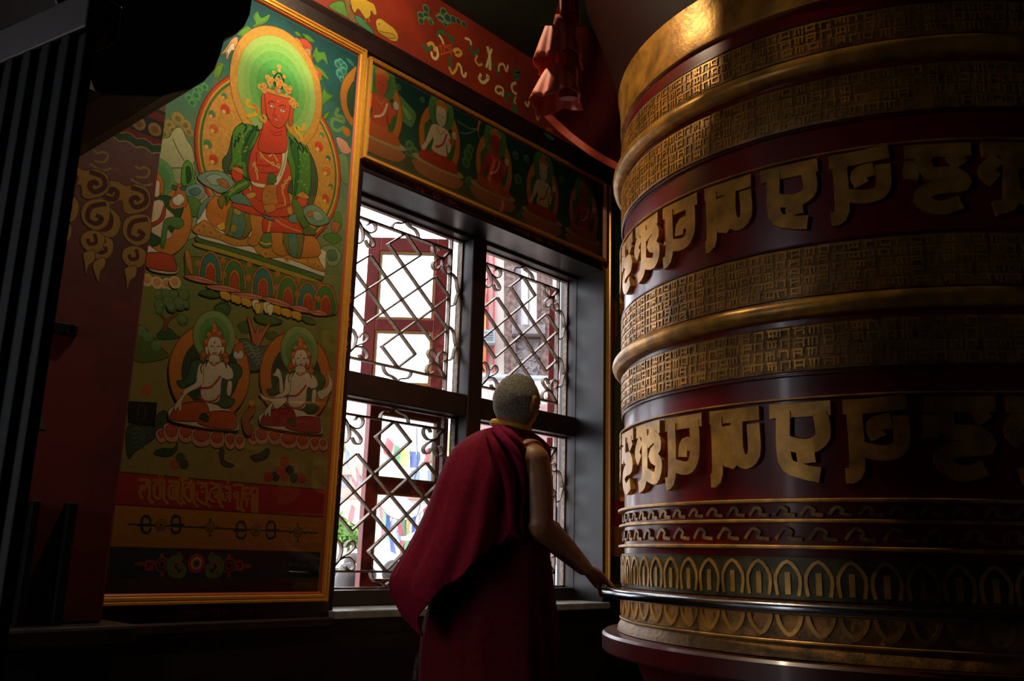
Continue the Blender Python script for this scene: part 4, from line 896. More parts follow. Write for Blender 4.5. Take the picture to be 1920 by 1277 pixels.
# steel cover plate low on the pillar
k0 = onY(66, 940, PLY); k1 = onY(104, 1122, PLY)
kp = thing('cover_plate', 'dark raised metal channel standing against the foot of the pillar', 'channel', (k0.x, PLY, pz0))
for a, b in ((k0.x-.05, k0.x-.03), (k1.x-.045, k1.x-.02)): MB().box((a+.03, PLY-.04, pz0), (b+.03, PLY-.001, k0.z)).build('channel_side', M_GATE, kp, bevel=.002)
MB().box((k0.x-.02, PLY-.012, pz0), (k1.x-.015, PLY-.001, k0.z-.004)).build('channel_back', M_PRED, kp)
# ------------------------------------------------------------------ hanging banner and red drape
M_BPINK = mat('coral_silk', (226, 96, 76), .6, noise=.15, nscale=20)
M_BCORE = mat('bright_red_silk', (150, 12, 14), .6, noise=.1)
M_BRED = mat('red_silk', (60, 6, 8), .8, noise=.15, nscale=12, spec=.1)
M_BGRN = mat('green_silk', (120, 130, 60), .6, sheen=.3)
BD = 3.15
ban = thing('hanging_banner', 'red silk banner column with coral pleated flounces hanging from the ceiling', 'banner', onD(1062, 100, BD))
top = onD(1066, 0, BD); sc = BD/F_PX
def flounce(xc, yt, yb, wt, wb, nm, m, skew=0, wave=.012, n=64, rows=8):
    mb = MB(); vs = []
    for i in range(rows+1):
        t = i/rows; c = onD(xc+skew*t, yt+(yb-yt)*t, BD); r = (wt+(wb-wt)*t**.8)*sc/2
        for j in range(n):
            a = 2*PI*j/n; rr = r*(1+.08*t*math.sin(a*9+1.3)+.03*t*math.sin(a*17)); zz = wave*t*math.sin(a*3+.6)
            vs.append((c.x+rr*math.cos(a), c.y+rr*math.sin(a), c.z+zz))
    mb.add(vs, [(i*n+j, i*n+(j+1) % n, (i+1)*n+(j+1) % n, (i+1)*n+j) for i in range(rows) for j in range(n)])
    o = mb.build(nm, m, ban, smooth=80); s = o.modifiers.new('thick', 'SOLIDIFY'); s.thickness = .002; return o
c0, c1 = onD(1066, 185, BD), onD(1064, -5, BD)
MB().tube([(c0.x, c0.y, c0.z), (c1.x, c1.y, c1.z), (c1.x, c1.y, CEIL-.12)], .033, 20).build('banner_core', M_BCORE, ban, smooth=True)
MB().tube([(c1.x, c1.y, CEIL-.13), (c1.x, c1.y, CEIL)], .004, 6).build('hanging_cord', M_BGRN, ban)
flounce(1048, 38, 118, 40, 90, 'flounce', M_BPINK, -2, .016)
flounce(1046, 128, 192, 40, 96, 'flounce', M_BPINK, -4, .018)
flounce(1062, -50, 36, 40, 50, 'upper_flounce', M_BCORE, 0, .01)
gp = [onD(x, y, BD-.05) for x, y in ((1040,-30),(1036,0),(1030,22),(1024,48))]
MB().strip(cat(gp, 4, False), .045, .002, RT).build('green_streamer', M_BGRN, ban)
def sheet(nm, rows, m, parent, depth_fn, wav=.02, nx=28, sub=5, solid=.003):
    """cloth between edge curves: rows = list of pixel polylines (same count) from top to hem"""
    R = [cat([Vector((x, y, 0)) for x, y in r], sub, False) for r in rows]; k = len(R[0]); vs = []
    cols = [cat([r[i] for r in R], 5, False) for i in range(k)]; h = len(cols[0])
    for j in range(h):
        for i in range(k):
            p = cols[i][j]; vs.append(onD(p.x, p.y, depth_fn(i/(k-1), j/(h-1))))
    mb = MB().add(vs, [(j*k+i, j*k+i+1, (j+1)*k+i+1, (j+1)*k+i) for j in range(h-1) for i in range(k-1)])
    o = mb.build(nm, m, parent, smooth=80); s = o.modifiers.new('thick', 'SOLIDIFY'); s.thickness = solid; return o
dr = thing('ceiling_drape', 'dark red cloth drape with lit edge coloured coral slung under the ceiling beside the prayer wheel', 'drape', onD(1110, 120, 4.6))
dfn = lambda u, v: 4.62+.10*u+.03*math.sin(u*14+v*3)
sheet('drape_cloth', [[(1052,2),(1090,36),(1125,72),(1160,108),(1215,160)], [(1020,100),(1075,150),(1120,190),(1165,220),(1215,250)], [(1004,186),(1045,228),(1092,268),(1140,300),(1215,335)]], M_BRED, dr, dfn)
sheet('drape_lit_edge', [[(1002,182),(1043,223),(1090,263),(1140,296),(1215,330)], [(997,189),(1036,236),(1086,277),(1138,310),(1215,345)]], M_BPINK, dr, lambda u, v: 4.60+.10*u+.03*math.sin(u*14+3))  # coral strip: light along the cloth's edge put into the colour
# ------------------------------------------------------------------ the monk pushing the wheel
M_SKIN = mat('skin', (150, 98, 66), .5, noise=.12, nscale=30, bump=.05, bscale=200)
M_ROBE = mat('maroon_wool', (122, 10, 36), .9, noise=.18, nscale=60, bump=.25, bscale=260, spec=.15)
M_ROBE2 = mat('dark_maroon_wool', (92, 8, 18), .9, noise=.18, nscale=60, bump=.25, bscale=260, spec=.15)
M_ROBE3 = mat('daylit_maroon_wool', (140, 16, 60), .9, noise=.15, nscale=60, bump=.25, bscale=260, spec=.15)  # same maroon shawl cloth, daylight tint put into the colour
M_COLLAR = mat('yellow_cotton', (214, 160, 30), .7, noise=.15, nscale=60)
M_HAIR = mat('short_grey_hair', (136, 128, 110), .7, col2=(84, 78, 66), nscale=140, bump=.7, bscale=420)
M_SHOE = mat('dark_leather', (40, 26, 22), .5)
RH = Vector((RT.x, RT.y, 0)).normalized(); FH = Vector((FW.x, FW.y, 0)).normalized(); ZZ = Vector((0, 0, 1))
pel = onD(905, 1110, 3.12)
monk = thing('person', 'person in maroon robes with bare arm bending to push the prayer wheel', 'person', (pel.x, pel.y, 0))
def loft(rows, n, fold=None, hem=None, close=False):
    """rows: (y, left px, right px, depth, half thickness) -> closed rings; fold(theta, row t) scales the radius"""
    ys = [r[0] for r in rows]
    def at(y):
        if y <= ys[0]: return rows[0][1:]
        for a, b in zip(rows, rows[1:]):
            if y <= b[0]:
                t = (y-a[0])/(b[0]-a[0]); i = rows.index(a); z = rows[max(i-1, 0)]; e = rows[min(i+2, len(rows)-1)]; out = []
                for p0, p1, p2, p3 in zip(z[1:], a[1:], b[1:], e[1:]):
                    m1 = (p2-p0)*(b[0]-a[0])/max(b[0]-z[0], 1); m2 = (p3-p1)*(b[0]-a[0])/max(e[0]-a[0], 1)
                    out.append((2*t**3-3*t*t+1)*p1+(t**3-2*t*t+t)*m1+(-2*t**3+3*t*t)*p2+(t**3-t*t)*m2)
                return tuple(out)
        return rows[-1][1:]
    vs = []; m = 60
    for i in range(m+1):
        t = i/m
        for j in range(n):
            th = 2*PI*j/n; yb = hem(th) if hem else ys[-1]; y = ys[0]+(yb-ys[0])*t
            L, R, dp, b = at(y); c = onD((L+R)/2, y, dp); a = (R-L)/2*dp/F_PX
            k = fold(th, t) if fold else 1
            q = c+RH*(a*k*math.cos(th))+FH*(b*k*math.sin(th)); vs.append((q.x, q.y, c.z))
    fs = [(i*n+j, i*n+(j+1) % n, (i+1)*n+(j+1) % n, (i+1)*n+j) for i in range(m) for j in range(n)]
    if close: fs += [tuple(range(n-1, -1, -1)), tuple(m*n+j for j in range(n))]
    return MB().add(vs, fs)
# --- body, one continuous skin surface
sk = MB()
sh_r = onD(1004, 862, 3.05); el_r = onD(1012, 984, 3.03); wr_r = onD(1097, 1066, 3.32)
ga = math.radians(125.5); er = Vector((math.cos(ga), math.sin(ga), 0)); et = Vector((math.sin(ga), -math.cos(ga), 0))
G = Vector((WC.x, WC.y, RAILZ))+er*RAILR
sh_l = onD(872, 862, 3.14); el_l = onD(838, 985, 3.12); wr_l = onD(880, 1070, 3.22)
def limb(pts, rad, n=14): 
    k = 6; Pp = cat(pts, k, False); rr = []
    for i in range(len(pts)-1): rr += [rad[i]+(rad[i+1]-rad[i])*j/k for j in range(k)]
    sk.tube(Pp, rr+[rad[-1]], n)
chest = onD(945, 900, 3.16); belly = onD(925, 1000, 3.14); neck0 = onD(955, 835, 3.17); neck1 = onD(962, 795, 3.17)
limb([pel-ZZ*.06, pel, belly, chest, neck0], [.11, .135, .125, .135, .07])
limb([neck0-ZZ*.03, neck1, onD(966, 770, 3.17)], [.06, .052, .05])
limb([neck0, sh_r+(neck0-sh_r)*.15], [.06, .062]); limb([neck0, sh_l], [.06, .062])
limb([sh_r+(neck0-sh_r)*.12, sh_r+(el_r-sh_r)*.35, el_r-(el_r-sh_r)*.12, el_r, el_r+(wr_r-el_r)*.3, el_r+(wr_r-el_r)*.75, wr_r], [.058, .055, .048, .046, .047, .036, .028])
limb([sh_l, sh_l+(el_l-sh_l)*.4, el_l, el_l+(wr_l-el_l)*.35, wr_l], [.056, .05, .041, .041, .026])
# left hand, relaxed under the shawl
for k in range(4): limb([wr_l, wr_l+Vector((0, 0, -.07))+RH*(k-1.5)*.018, wr_l+Vector((0, 0, -.115))+RH*(k-1.5)*.02+FH*.015, wr_l+Vector((0, 0, -.15+abs(k-1)*.008))+RH*(k-1.5)*.02+FH*.04], [.017, .012, .009, .007], 8)
limb([wr_l, wr_l-RH*.035-ZZ*.05, wr_l-RH*.045-ZZ*.085+FH*.02], [.015, .011, .008], 8)
# right hand closed over the rail
def onrail(s, phi, o=.0095): return G+et*s+(er*math.cos(phi)+ZZ*math.sin(phi))*(.0175+o)
dg = math.radians
for k, (s, ln) in enumerate(((.034, 225), (.013, 240), (-.008, 232), (-.028, 212))):
    kn = onrail(s*1.0, dg(88), .016)
    limb([wr_r+et*(s*.35), wr_r+(kn-wr_r)*.6+ZZ*.012+et*s*.2, kn], [.018, .0155, .0125], 10)
    limb([kn, onrail(s*1.02, dg(130), .0095), onrail(s*1.02, dg(178)), onrail(s, dg(ln))], [.0115, .0098, .0092, .0078], 10)
limb([wr_r, wr_r+(G-wr_r)*.5-ZZ*.012+et*.02, onrail(.05, dg(20), .011), onrail(.056, dg(-30), .010), onrail(.052, dg(-75), .009)], [.018, .0155, .012, .0102, .008], 10)
sk.sphere(sh_r+(neck0-sh_r)*.06-ZZ*.006, .054, 16, 12); sk.sphere(sh_l, .058, 16, 12)
# legs mid-stride
wk = Vector((.86, .5, 0))
for s, st in ((1, .16), (-1, -.14)):
    side = Vector((-wk.y, wk.x, 0))*(-s*.085)
    hip = pel+side-ZZ*.03; kn = Vector((pel.x, pel.y, 0))+side+wk*(st*.7+.06)+ZZ*.46; an = Vector((pel.x, pel.y, 0))+side+wk*st+ZZ*.085
    limb([hip, hip+(kn-hip)*.5, kn, kn+(an-kn)*.35, an], [.088, .072, .052, .05, .034])
    limb([an, an+wk*.07-ZZ*.035, an+wk*.15-ZZ*.052], [.034, .032, .024])
    mb = MB(); n = 20; vs = []
    foot = Vector((an.x, an.y, 0))
    for z, g in ((0, 1), (.022, 1), (.05, .92), (.075, .7)):
        for j in range(n):
            a = 2*PI*j/n; ca, sa = math.cos(a), math.sin(a); ln = .13*(1 if ca > 0 else .75)
            q = foot+wk*(.055+ln*ca*g*(1 if z < .06 else .7)-(.0 if z < .06 else .03))+Vector((-wk.y, wk.x, 0))*(.046*sa*g); vs.append((q.x, q.y, z))
    mb.add(vs, [(i*n+j, i*n+(j+1) % n, (i+1)*n+(j+1) % n, (i+1)*n+j) for i in range(3) for j in range(n)]+[tuple(range(n-1, -1, -1)), tuple(3*n+j for j in range(n))])
    mb.build('shoe', M_SHOE, monk, smooth=True)
# head: built upright, then turned towards the wheel and bowed
hc = onD(968, 759, 3.17)
fwd = (RH*.50+FH*.80-ZZ*.36).normalized(); rgt = fwd.cross(ZZ).normalized(); hup = rgt.cross(fwd)
def H(x, y, z): return hc+rgt*x+fwd*y+hup*z
hv = MB(); n, k = 28, 20
def skull(x, y, z, grow=1.0):
    """unit direction -> head surface point (x right, y forward, z up)"""
    rx, ry, rz = .076, .094, .108
    f = 1.0
    if z < 0: rx *= 1-.32*(-z)**1.2; ry *= 1-.10*(-z)
    return (rx*x*grow, ry*y*grow+(.014*max(0, -z) if y > -.2 else .018*max(0, -z)), rz*z*grow)
vs = []
for i in range(k+1):
    p = PI*i/k
    for j in range(n):
        a = 2*PI*j/n; x, y, z = math.sin(p)*math.cos(a), math.sin(p)*math.sin(a), math.cos(p)
        sx, sy, sz = skull(x, y, z)
        if y > .5:
            if abs(x) < .22 and -.35 < z < .12: sy += .020*(1-abs(x)/.22)*(1-abs(z+.22)/.36 if z < -.0 else .35)  # nose
            if .16 < abs(x) < .55 and 0 < z < .22: sy -= .009                                               # eye sockets
            if abs(x) < .4 and -.62 < z < -.46: sy += .006                                                 # lips
            if abs(x) < .35 and z < -.78: sy += .010                                                       # chin
        vs.append(H(sx, sy, sz))
hv.add(vs, [(i*n+j, i*n+(j+1) % n, (i+1)*n+(j+1) % n, (i+1)*n+j) for i in range(k) for j in range(n)])
sk.add(hv.v, hv.f)
for s in (-1, 1):
    sk.tube([H(s*.068, -.006, -.036), H(s*.076, -.014, -.014), H(s*.080, -.016, .008), H(s*.076, -.008, .022), H(s*.071, .002, .016)], [.008, .009, .010, .009, .007], 8)
body = sk.build('body', M_SKIN, monk)
rm = body.modifiers.new('skin', 'REMESH'); rm.mode = 'VOXEL'; rm.voxel_size = .0058; rm.use_smooth_shade = True
sm = body.modifiers.new('smooth', 'SMOOTH'); sm.iterations = 4; sm.factor = .5
for s in (-1, 1):
    e = hc+rgt*(s*.030)+fwd*.083+hup*.012
    ey = MB().sphere(e, .0115, 12, 8).build('eye', mat('eye_white', (214, 206, 196), .2), monk, smooth=True)
    MB().sphere(e+fwd*.0085, .0055, 10, 6).build('iris', mat('dark_iris', (36, 22, 16), .2), ey, smooth=True)
    MB().tube([H(s*.016, .090, .030), H(s*.032, .087, .036), H(s*.048, .075, .030)], [.003, .004, .002], 6).build('eyebrow', M_HAIR, monk)
MB().tube([H(-.020, .083, -.058), H(0, .092, -.056), H(.020, .083, -.058)], [.003, .006, .003], 8).build('lips', mat('lips', (140, 74, 62), .5), monk, smooth=True)
# cropped hair cap
hm = MB(); vs = []; n2, k2 = 40, 22; idx = {}
random.seed(5)
for i in range(k2+1):
    p = PI*i/k2*.74
    for j in range(n2):
        a = 2*PI*j/n2; x, y, z = math.sin(p)*math.cos(a), math.sin(p)*math.sin(a), math.cos(p)
        lim = .74*PI if y < .1 else (.74-.42*min(1, (y-.1)/.5))*PI
        pp = min(p, lim); x, y, z = math.sin(pp)*math.cos(a), math.sin(pp)*math.sin(a), math.cos(pp)
        g = 1.050+random.uniform(-.008, .008); sx, sy, sz = skull(x, y, z, g if p < lim else 1.0); vs.append(H(sx, sy, sz))
hm.add(vs, [(i*n2+j, i*n2+(j+1) % n2, (i+1)*n2+(j+1) % n2, (i+1)*n2+j) for i in range(k2) for j in range(n2)])
hm.build('hair', M_HAIR, monk, smooth=80)
# --- robes
vest = [(806,930,992,3.17,.062),(822,898,1018,3.17,.100),(840,872,1032,3.17,.128),(870,866,1030,3.18,.118),(920,866,1024,3.16,.125),(980,864,1024,3.14,.135),(1040,862,1030,3.13,.145),(1120,860,1038,3.12,.15)]
loft(vest, 64, lambda th, t: 1+.012*math.sin(th*9+t*6)).build('vest', M_ROBE2, monk, smooth=80)
skirt = [(985,860,1024,3.14,.142),(1030,856,1030,3.13,.152),(1100,818,1038,3.12,.168),(1180,792,1046,3.11,.19),(1277,786,1052,3.10,.21),(1420,790,1058,3.09,.235),(1530,786,1064,3.08,.25)]
def sfold(th, t):
    return 1+t*(.035*math.sin(th*11+.8*math.sin(t*3))+.03*math.sin(th*6+1.1)+.02*math.sin(th*19+2))
loft(skirt, 110, sfold).build('skirt', M_ROBE2, monk, smooth=80)
shawl = [(802,928,970,3.16,.066),(809,902,984,3.16,.090),(824,874,990,3.15,.118),(850,846,990,3.14,.145),(900,822,984,3.11,.165),(950,804,980,3.09,.180),(1000,782,984,3.07,.195),(1050,756,984,3.05,.205),(1090,736,976,3.03,.205),(1130,740,950,3.01,.200),(1190,774,905,2.99,.185)]
HEM = [(1,1006),(.85,1010),(.72,1000),(.62,1024),(.48,1016),(.36,1040),(.2,1050),(.05,1084),(-.12,1096),(-.3,1130),(-.5,1152),(-.68,1188),(-.85,1184),(-.95,1160),(-1,1140)]
def hemf(th):
    c = math.cos(th)
    for (a, ya), (b, yb) in zip(HEM, HEM[1:]):
        if c >= b: 
            y = yb+(ya-yb)*(c-b)/(a-b); break
    else: y = HEM[-1][1]
    if math.sin(th) > 0: y = 1090*.6*min(1, math.sin(th)*2)+y*(1-.6*min(1, math.sin(th)*2))
    return y
def shf(th, t):
    return 1+.05*t*math.sin(th*9+1.2*t)+.06*t*math.sin(th*4+2+.6*t)+.018*t*math.sin(th*17+.5)+.010*math.sin(th*6+t*2)
o = loft(shawl, 130, shf, hemf).build('shawl', M_ROBE, monk, smooth=80)
s_ = o.modifiers.new('thick', 'SOLIDIFY'); s_.thickness = .006
# rolled folds from the neck across the back and down the open edge
for pts, rad in (([(940,804,3.06),(958,820,3.03),(980,850,3.04),(986,900,3.04),(980,950,3.03)], [.014, .018, .02, .018, .010]),
                 ([(928,804,3.05),(946,826,3.0),(968,860,2.99),(976,915,2.99),(972,970,2.98),(980,1008,2.99)], [.014, .018, .02, .018, .016, .007]),
                 ([(914,808,3.03),(930,840,2.96),(950,890,2.95),(958,950,2.95),(956,1010,2.95)], [.010, .015, .016, .014, .006])):
    P_ = cat([onD(*p) for p in pts], 6, False); rr = []
    for i in range(len(rad)-1): rr += [rad[i]+(rad[i+1]-rad[i])*j/6 for j in range(6)]
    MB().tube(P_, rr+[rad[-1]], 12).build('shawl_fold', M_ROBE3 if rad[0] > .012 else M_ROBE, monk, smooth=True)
# yellow collar band
cl = []
for i in range(24):
    a = 2*PI*i/24; c = onD(958, 800, 3.17); q = c+RH*(.064*math.cos(a))+FH*(.066*math.sin(a))+ZZ*(-.012*math.cos(a)); cl.append(q)
MB().tube(cl, .012, 8, closed=True).build('collar', M_COLLAR, monk, smooth=True)
# ------------------------------------------------------------------ corrugated hose by the dado
hp = [onY(x, y, 2.86) for x, y in ((788,1224),(783,1240),(779,1262),(776,1290),(774,1330))]
hb = hp[-1].copy(); pts = cat(hp+[Vector((hb.x-.01, hb.y, .30)), Vector((hb.x-.01, hb.y, .0))], 30, False)
hose = MB().tube(pts, [.0125 if (i//2) % 2 else .0095 for i in range(len(pts))], 12).build('corrugated_hose', mat('grey_plastic', (58, 58, 60), .3), None, smooth=60)
tag(hose, 'grey corrugated hose standing against the dado behind the monk', 'hose')
# ------------------------------------------------------------------ outside: square, facade, flags, chortens, people
GZ = -.75
def mo(n, c, r=.8, **k): return mat(n, c, r, **k)
g_ = MB().box((-20, D+.35, GZ-.1), (45, 60, GZ)).box((-20, -12, GZ-.1), (-1.2, D+.35, GZ)).build('ground_outside', mo('pale_paving', (170, 160, 150), noise=.15, nscale=2)); g_['kind'] = 'structure'; g_['label'] = 'pale paved square outside the window'
FD = 9.0                       # facade stands square to the view
fc = thing('house_facade', 'carved brick and plaster house front seen through the window', 'building', onD(980, 1050, FD+.6))
def fp(x, y, off=0): return onD(x, y, FD) + FH*off
def plate(x0, x1, y0, y1, off, th, nm, m, par=fc):
    a, b, c, d = fp(x0, y1), fp(x1, y1), fp(x1, y0), fp(x0, y0)
    F0, F1 = FH*off, FH*(off+th)
    return MB().hexa([a+F0, b+F0, b+F1, a+F1, d+F0, c+F0, c+F1, d+F1]).build(nm, m, par)
M_PLW = mo('white_plaster', (226, 222, 216)); M_BRK = mo('brown_carved_brick', (128, 104, 98), noise=.4, nscale=26, bump=.5, bscale=40); M_GRY = mo('grey_stone', (150, 142, 146), noise=.25, nscale=12, bump=.4, bscale=18)
plate(880, 1130, 380, 1060, .12, .4, 'wall_plaster', M_PLW)
plate(945, 967, 470, 706, 0, .12, 'brick_pilaster', M_BRK); plate(1014, 1036, 470, 706, 0, .12, 'brick_pilaster', M_BRK)
plate(966, 977, 490, 625, .04, .08, 'window_surround', M_GRY); plate(1007, 1015, 490, 625, .04, .08, 'window_surround', M_BRK)
wn = plate(977, 1007, 495, 610, .10, .03, 'white_window_pane', mo('pane_white', (232, 236, 240))); plate(990.5, 992.5, 495, 610, .07, .03, 'glazing_bar', M_GRY)  # white window pane drawn as an opaque plate
plate(960, 1022, 610, 628, -.03, .15, 'window_sill', M_GRY)
plate(960, 1022, 628, 633, -.05, .1, 'dark_ledge', mo('dark_timber_out', (70, 52, 48)))
pn = plate(962, 1030, 633, 706, .06, .06, 'carved_panel', M_GRY)
random.seed(4)
for k in range(26):
    x, y = random.uniform(966, 1022), random.uniform(640, 700); r = random.uniform(4, 8)
    MB().tube(cat([fp(x+r*math.cos(a)*(.5+a/6), y+r*math.sin(a)*(.5+a/6), .055) for a in (0, 1, 2, 3, 4)], 3, False), .012, 6).build('carved_scroll', M_GRY, fc)
for x in (914, 925.5): plate(x-1.6, x+1.6, 440, 700, .06, .06, 'red_stripe', mo('red_ribbon', (206, 70, 84)))
plate(903, 911, 540, 700, 0, .1, 'painted_post', mo('yellow_red_post', (226, 160, 70), col2=(206, 90, 60), nscale=3))
mb_ = plate(906, 928, 622, 646, -.08, .16, 'meter_box', mo('blue_grey_box', (150, 162, 172)))
for k in range(4): plate(909, 925, 626+k*4.5, 628+k*4.5, -.09, .01, 'box_louvre', mo('grey_louvre', (110, 118, 126)), fc)
# tin awning with ribbed sheets
M_TIN = mo('pinkish_tin', (196, 170, 168), .4, noise=.2, nscale=6)
for k in range(12):
    x = 872+k*16; a, b, c, d = fp(x, 722, -.2), fp(x+15, 722, -.2), fp(x+15, 800, -1.3), fp(x, 800, -1.3)
    MB().prism([a, b, c, d], (0, 0, .015)).build('awning_sheet', M_TIN, fc)
MB().tube([fp(868, 714, -.2), fp(1070, 722, -.2)], .045, 10).build('gutter_pipe', mo('grey_pipe', (140, 146, 156), .4), fc, smooth=True)
plate(868, 1070, 726, 1060, .05, .05, 'lower_wall', mo('rose_plaster', (214, 176, 176)))
# red-and-white striped cloth pieces near the right leaf
for k, (x, y) in enumerate(((1012, 762), (1020, 776), (1030, 764))):
    MB().prism([fp(x, y, -1.4), fp(x+9, y-7, -1.4), fp(x+12, y-3, -1.4), fp(x+3, y+5, -1.4)], FH*.01).build('striped_cloth', mo('cherry_cloth', (200, 60, 70)), fc)
# pale house across the square with red trim
FR = thing('far_house', 'pale red-trimmed house across the square behind the prayer flags', 'building', onD(700, 1050, 20))
def q20(x, y, o=0): return onD(x, y, 20)+FH*o
def pl20(x0, x1, y0, y1, off, th, nm, m):
    a, b, c, d = q20(x0, y1), q20(x1, y1), q20(x1, y0), q20(x0, y0); A, B = FH*off, FH*(off+th)
    return MB().hexa([a+A, b+A, b+B, a+B, d+A, c+A, c+B, d+B]).build(nm, m, FR)
pl20(560, 900, 790, 1190, .3, 1, 'wall_front_face', mo('chalk_white', (228, 226, 222)))
pl20(628, 700, 868, 890, 0, .3, 'red_cornice', mo('faded_red', (214, 150, 140))); pl20(628, 700, 915, 935, 0, .3, 'red_cornice', mo('faded_red', (214, 150, 140)))
for x in (636, 660, 684): pl20(x, x+13, 888, 916, .22, .1, 'window_pane', mo('far_glass', (150, 166, 180), .3))
for x in (770, 800, 828): pl20(x, x+14, 880, 920, .22, .1, 'window_pane', mo('far_glass', (150, 166, 180), .3)); 
pl20(764, 850, 925, 936, 0, .3, 'red_cornice', mo('faded_red', (214, 150, 140)))
# prayer flag strings
FC = [(120, 140, 206), (240, 240, 240), (222, 120, 124), (136, 186, 140), (240, 218, 140)]
FM = [mo('flag_cloth_%d' % i, c, .8) for i, c in enumerate(FC)]
def flags(a, b, da, db, n, sag, size, label):
    A, B = onD(*a, da), onD(*b, db)
    st = thing('prayer_flag_string', label, 'flags', A)
    L = [A+(B-A)*(i/40)-ZZ*(sag*4*(i/40)*(1-i/40)) for i in range(41)]
    MB().tube(L, .004, 5).build('flag_cord', mo('cord', (190, 180, 170)), st)
    for k in range(n):
        p = L[int(1+k*38/n)]; q = L[min(40, int(1+k*38/n)+max(1, int(30/n)))]; d = (q-p).normalized()*size; dn = Vector((random.uniform(-.2, .2), random.uniform(-.2, .2), -1))*size*1.15
        vs = []
        for i in range(4):
            for j in range(4): vs.append(p+d*(i/3)+dn*(j/3)+FH*(.03*math.sin(i*1.5+j*1.2+k)))
        MB().add(vs, [(i*4+j, i*4+j+1, i*4+j+5, i*4+j+4) for i in range(3) for j in range(3)]).build('flag', FM[k % 5], st, smooth=80)
flags((600,730), (745,985), 10, 12, 16, .15, .16, 'prayer flag string falling steeply past the red house cornice')
flags((560,860), (760,1000), 9, 12, 16, .1, .15, 'low prayer flag string crossing above the white chortens')
flags((700,780), (850,800), 11, 10, 10, .35, .16, 'faint prayer flag string hung high between poles')
flags((720,960), (840,880), 8, 10, 12, .25, .13, 'bright prayer flag string behind the lower casement leaf')
flags((725,1000), (850,930), 9, 11, 12, .25, .14, 'colourful prayer flag string low beside the monk')
# small white chortens
M_CH = mo('lime_white', (236, 232, 224))
for k, (x, d) in enumerate(((606, 13), (645, 12), (685, 13), (720, 12), (764, 13), (800, 12))):
    b = onD(x, 1045, d); s = .13
    prof = [(s*1.2, GZ), (s*1.2, b.z-.5), (s, b.z-.5), (s, b.z-.35), (s*.72, b.z-.35), (s*.78, b.z-.2), (s*.6, b.z-.02), (s*.25, b.z+.06), (s*.26, b.z+.12), (s*.16, b.z+.12), (s*.03, b.z+.5), (0.001, b.z+.5)]
    tag(MB().lathe([(max(r, .001), z) for r, z in prof], (b.x, b.y, 0), 20).build('white_chorten', M_CH, None, smooth=35), 'small whitewashed chorten in a row across the square', 'chorten', 'white chortens across the square')
# shrubs
M_LF = mo('bright_foliage', (96, 140, 60), .7)
for x, y, d, r, lb in ((626, 985, 10.5, .2, 'green shrub at the start of the chorten row'), (655, 1003, 9.4, .12, 'low green shrub between two chortens'), (676, 1012, 11.4, .12, 'small round shrub beside the middle chorten')):
    c = onD(x, y, d); t_ = thing('shrub', lb, 'shrub', (c.x, c.y, GZ)); random.seed(x)
    MB().tube([(c.x, c.y, GZ), (c.x, c.y, c.z)], [.03, .015], 6).build('stem', mo('bark', (90, 70, 50)), t_)
    mb = MB()
    for k in range(260):
        v = Vector((random.gauss(0, 1), random.gauss(0, 1), random.gauss(0, 1))).normalized()*r*random.uniform(.4, 1); p = c+v
        u = Vector((random.gauss(0, 1), random.gauss(0, 1), random.gauss(0, 1))).normalized()*.06; w_ = v.cross(u).normalized()*.025
        mb.add([p-u, p+w_, p+u, p-w_], [(0, 1, 2, 3)])
    mb.build('foliage', M_LF, t_)['kind'] = 'stuff'
# people in the square
def passer(x, y, d, label, coat, hair, long=False, turn=0.0, h=1.6):
    c = onD(x, y, d); zt = c.z; z0 = GZ; H_ = zt-z0; s = H_/1.6
    t_ = thing('person', label, 'person', (c.x, c.y, z0))
    mb = MB(); f = lambda px_, py_, pz_: (c.x+RH.x*px_*s+FH.x*py_*s, c.y+RH.y*px_*s+FH.y*py_*s, z0+pz_*s)
    def tb(L, r): mb.tube([f(*p) for p in L], [q*s for q in r], 12)
    tb([(0,0,.72),(0,0,.95),(0,0,1.2),(0,0,1.32),(0,0,1.38)], [.14,.15,.17,.13,.055]); tb([(0,0,1.34),(0,0,1.46)], [.05,.05])
    for q in (-1, 1):
        tb([(q*.15,0,1.28),(q*.2,.01,1.05),(q*.21,.06,.82),(q*.2,.08,.74)], [.055,.045,.036,.03]); tb([(q*.08,0,.76),(q*.09,0,.44),(q*.09,0,.08),(q*.09,.1,.03)], [.085,.06,.042,.035])
    mb.sphere(f(0, .01, 1.48), (.078*s, .09*s, .11*s), 14, 10)
    b = mb.build('body', mo('passer_skin', (190, 140, 110)), t_); r_ = b.modifiers.new('skin', 'REMESH'); r_.mode = 'VOXEL'; r_.voxel_size = .02; r_.use_smooth_shade = True
    mb = MB(); mb.lathe([(.17*s,.55*s),(.18*s,.9*s),(.19*s,1.2*s),(.15*s,1.33*s),(.07*s,1.38*s)], (c.x, c.y, z0), 20).build('coat', coat, t_, smooth=60)
    mb = MB(); hv_ = []
    if long: mb.lathe([(.10*s,.95*s),(.125*s,1.1*s),(.125*s,1.35*s),(.105*s,1.5*s),(.07*s,1.59*s),(.001,1.61*s)], (c.x-FH.x*.03, c.y-FH.y*.03, z0), 20).build('long_hair', hair, t_, smooth=60)
    else: mb.sphere(f(0, -.012, 1.51), (.085*s, .094*s, .10*s), 16, 10).build('hair', hair, t_, smooth=60)
    return t_
HB = mo('black_brown_hair', (44, 34, 34), .5)
w1 = passer(660, 1056, 6.2, 'woman with long dark hair and green hair clip outside the window', mo('cream_coat', (222, 210, 200)), HB, True)
cc = onD(668, 1056, 6.02); MB().sphere((cc.x, cc.y, cc.z-.02), (.028, .02, .016), 10, 6).build('hair_clip', mo('green_clip', (40, 220, 130), .3), w1)
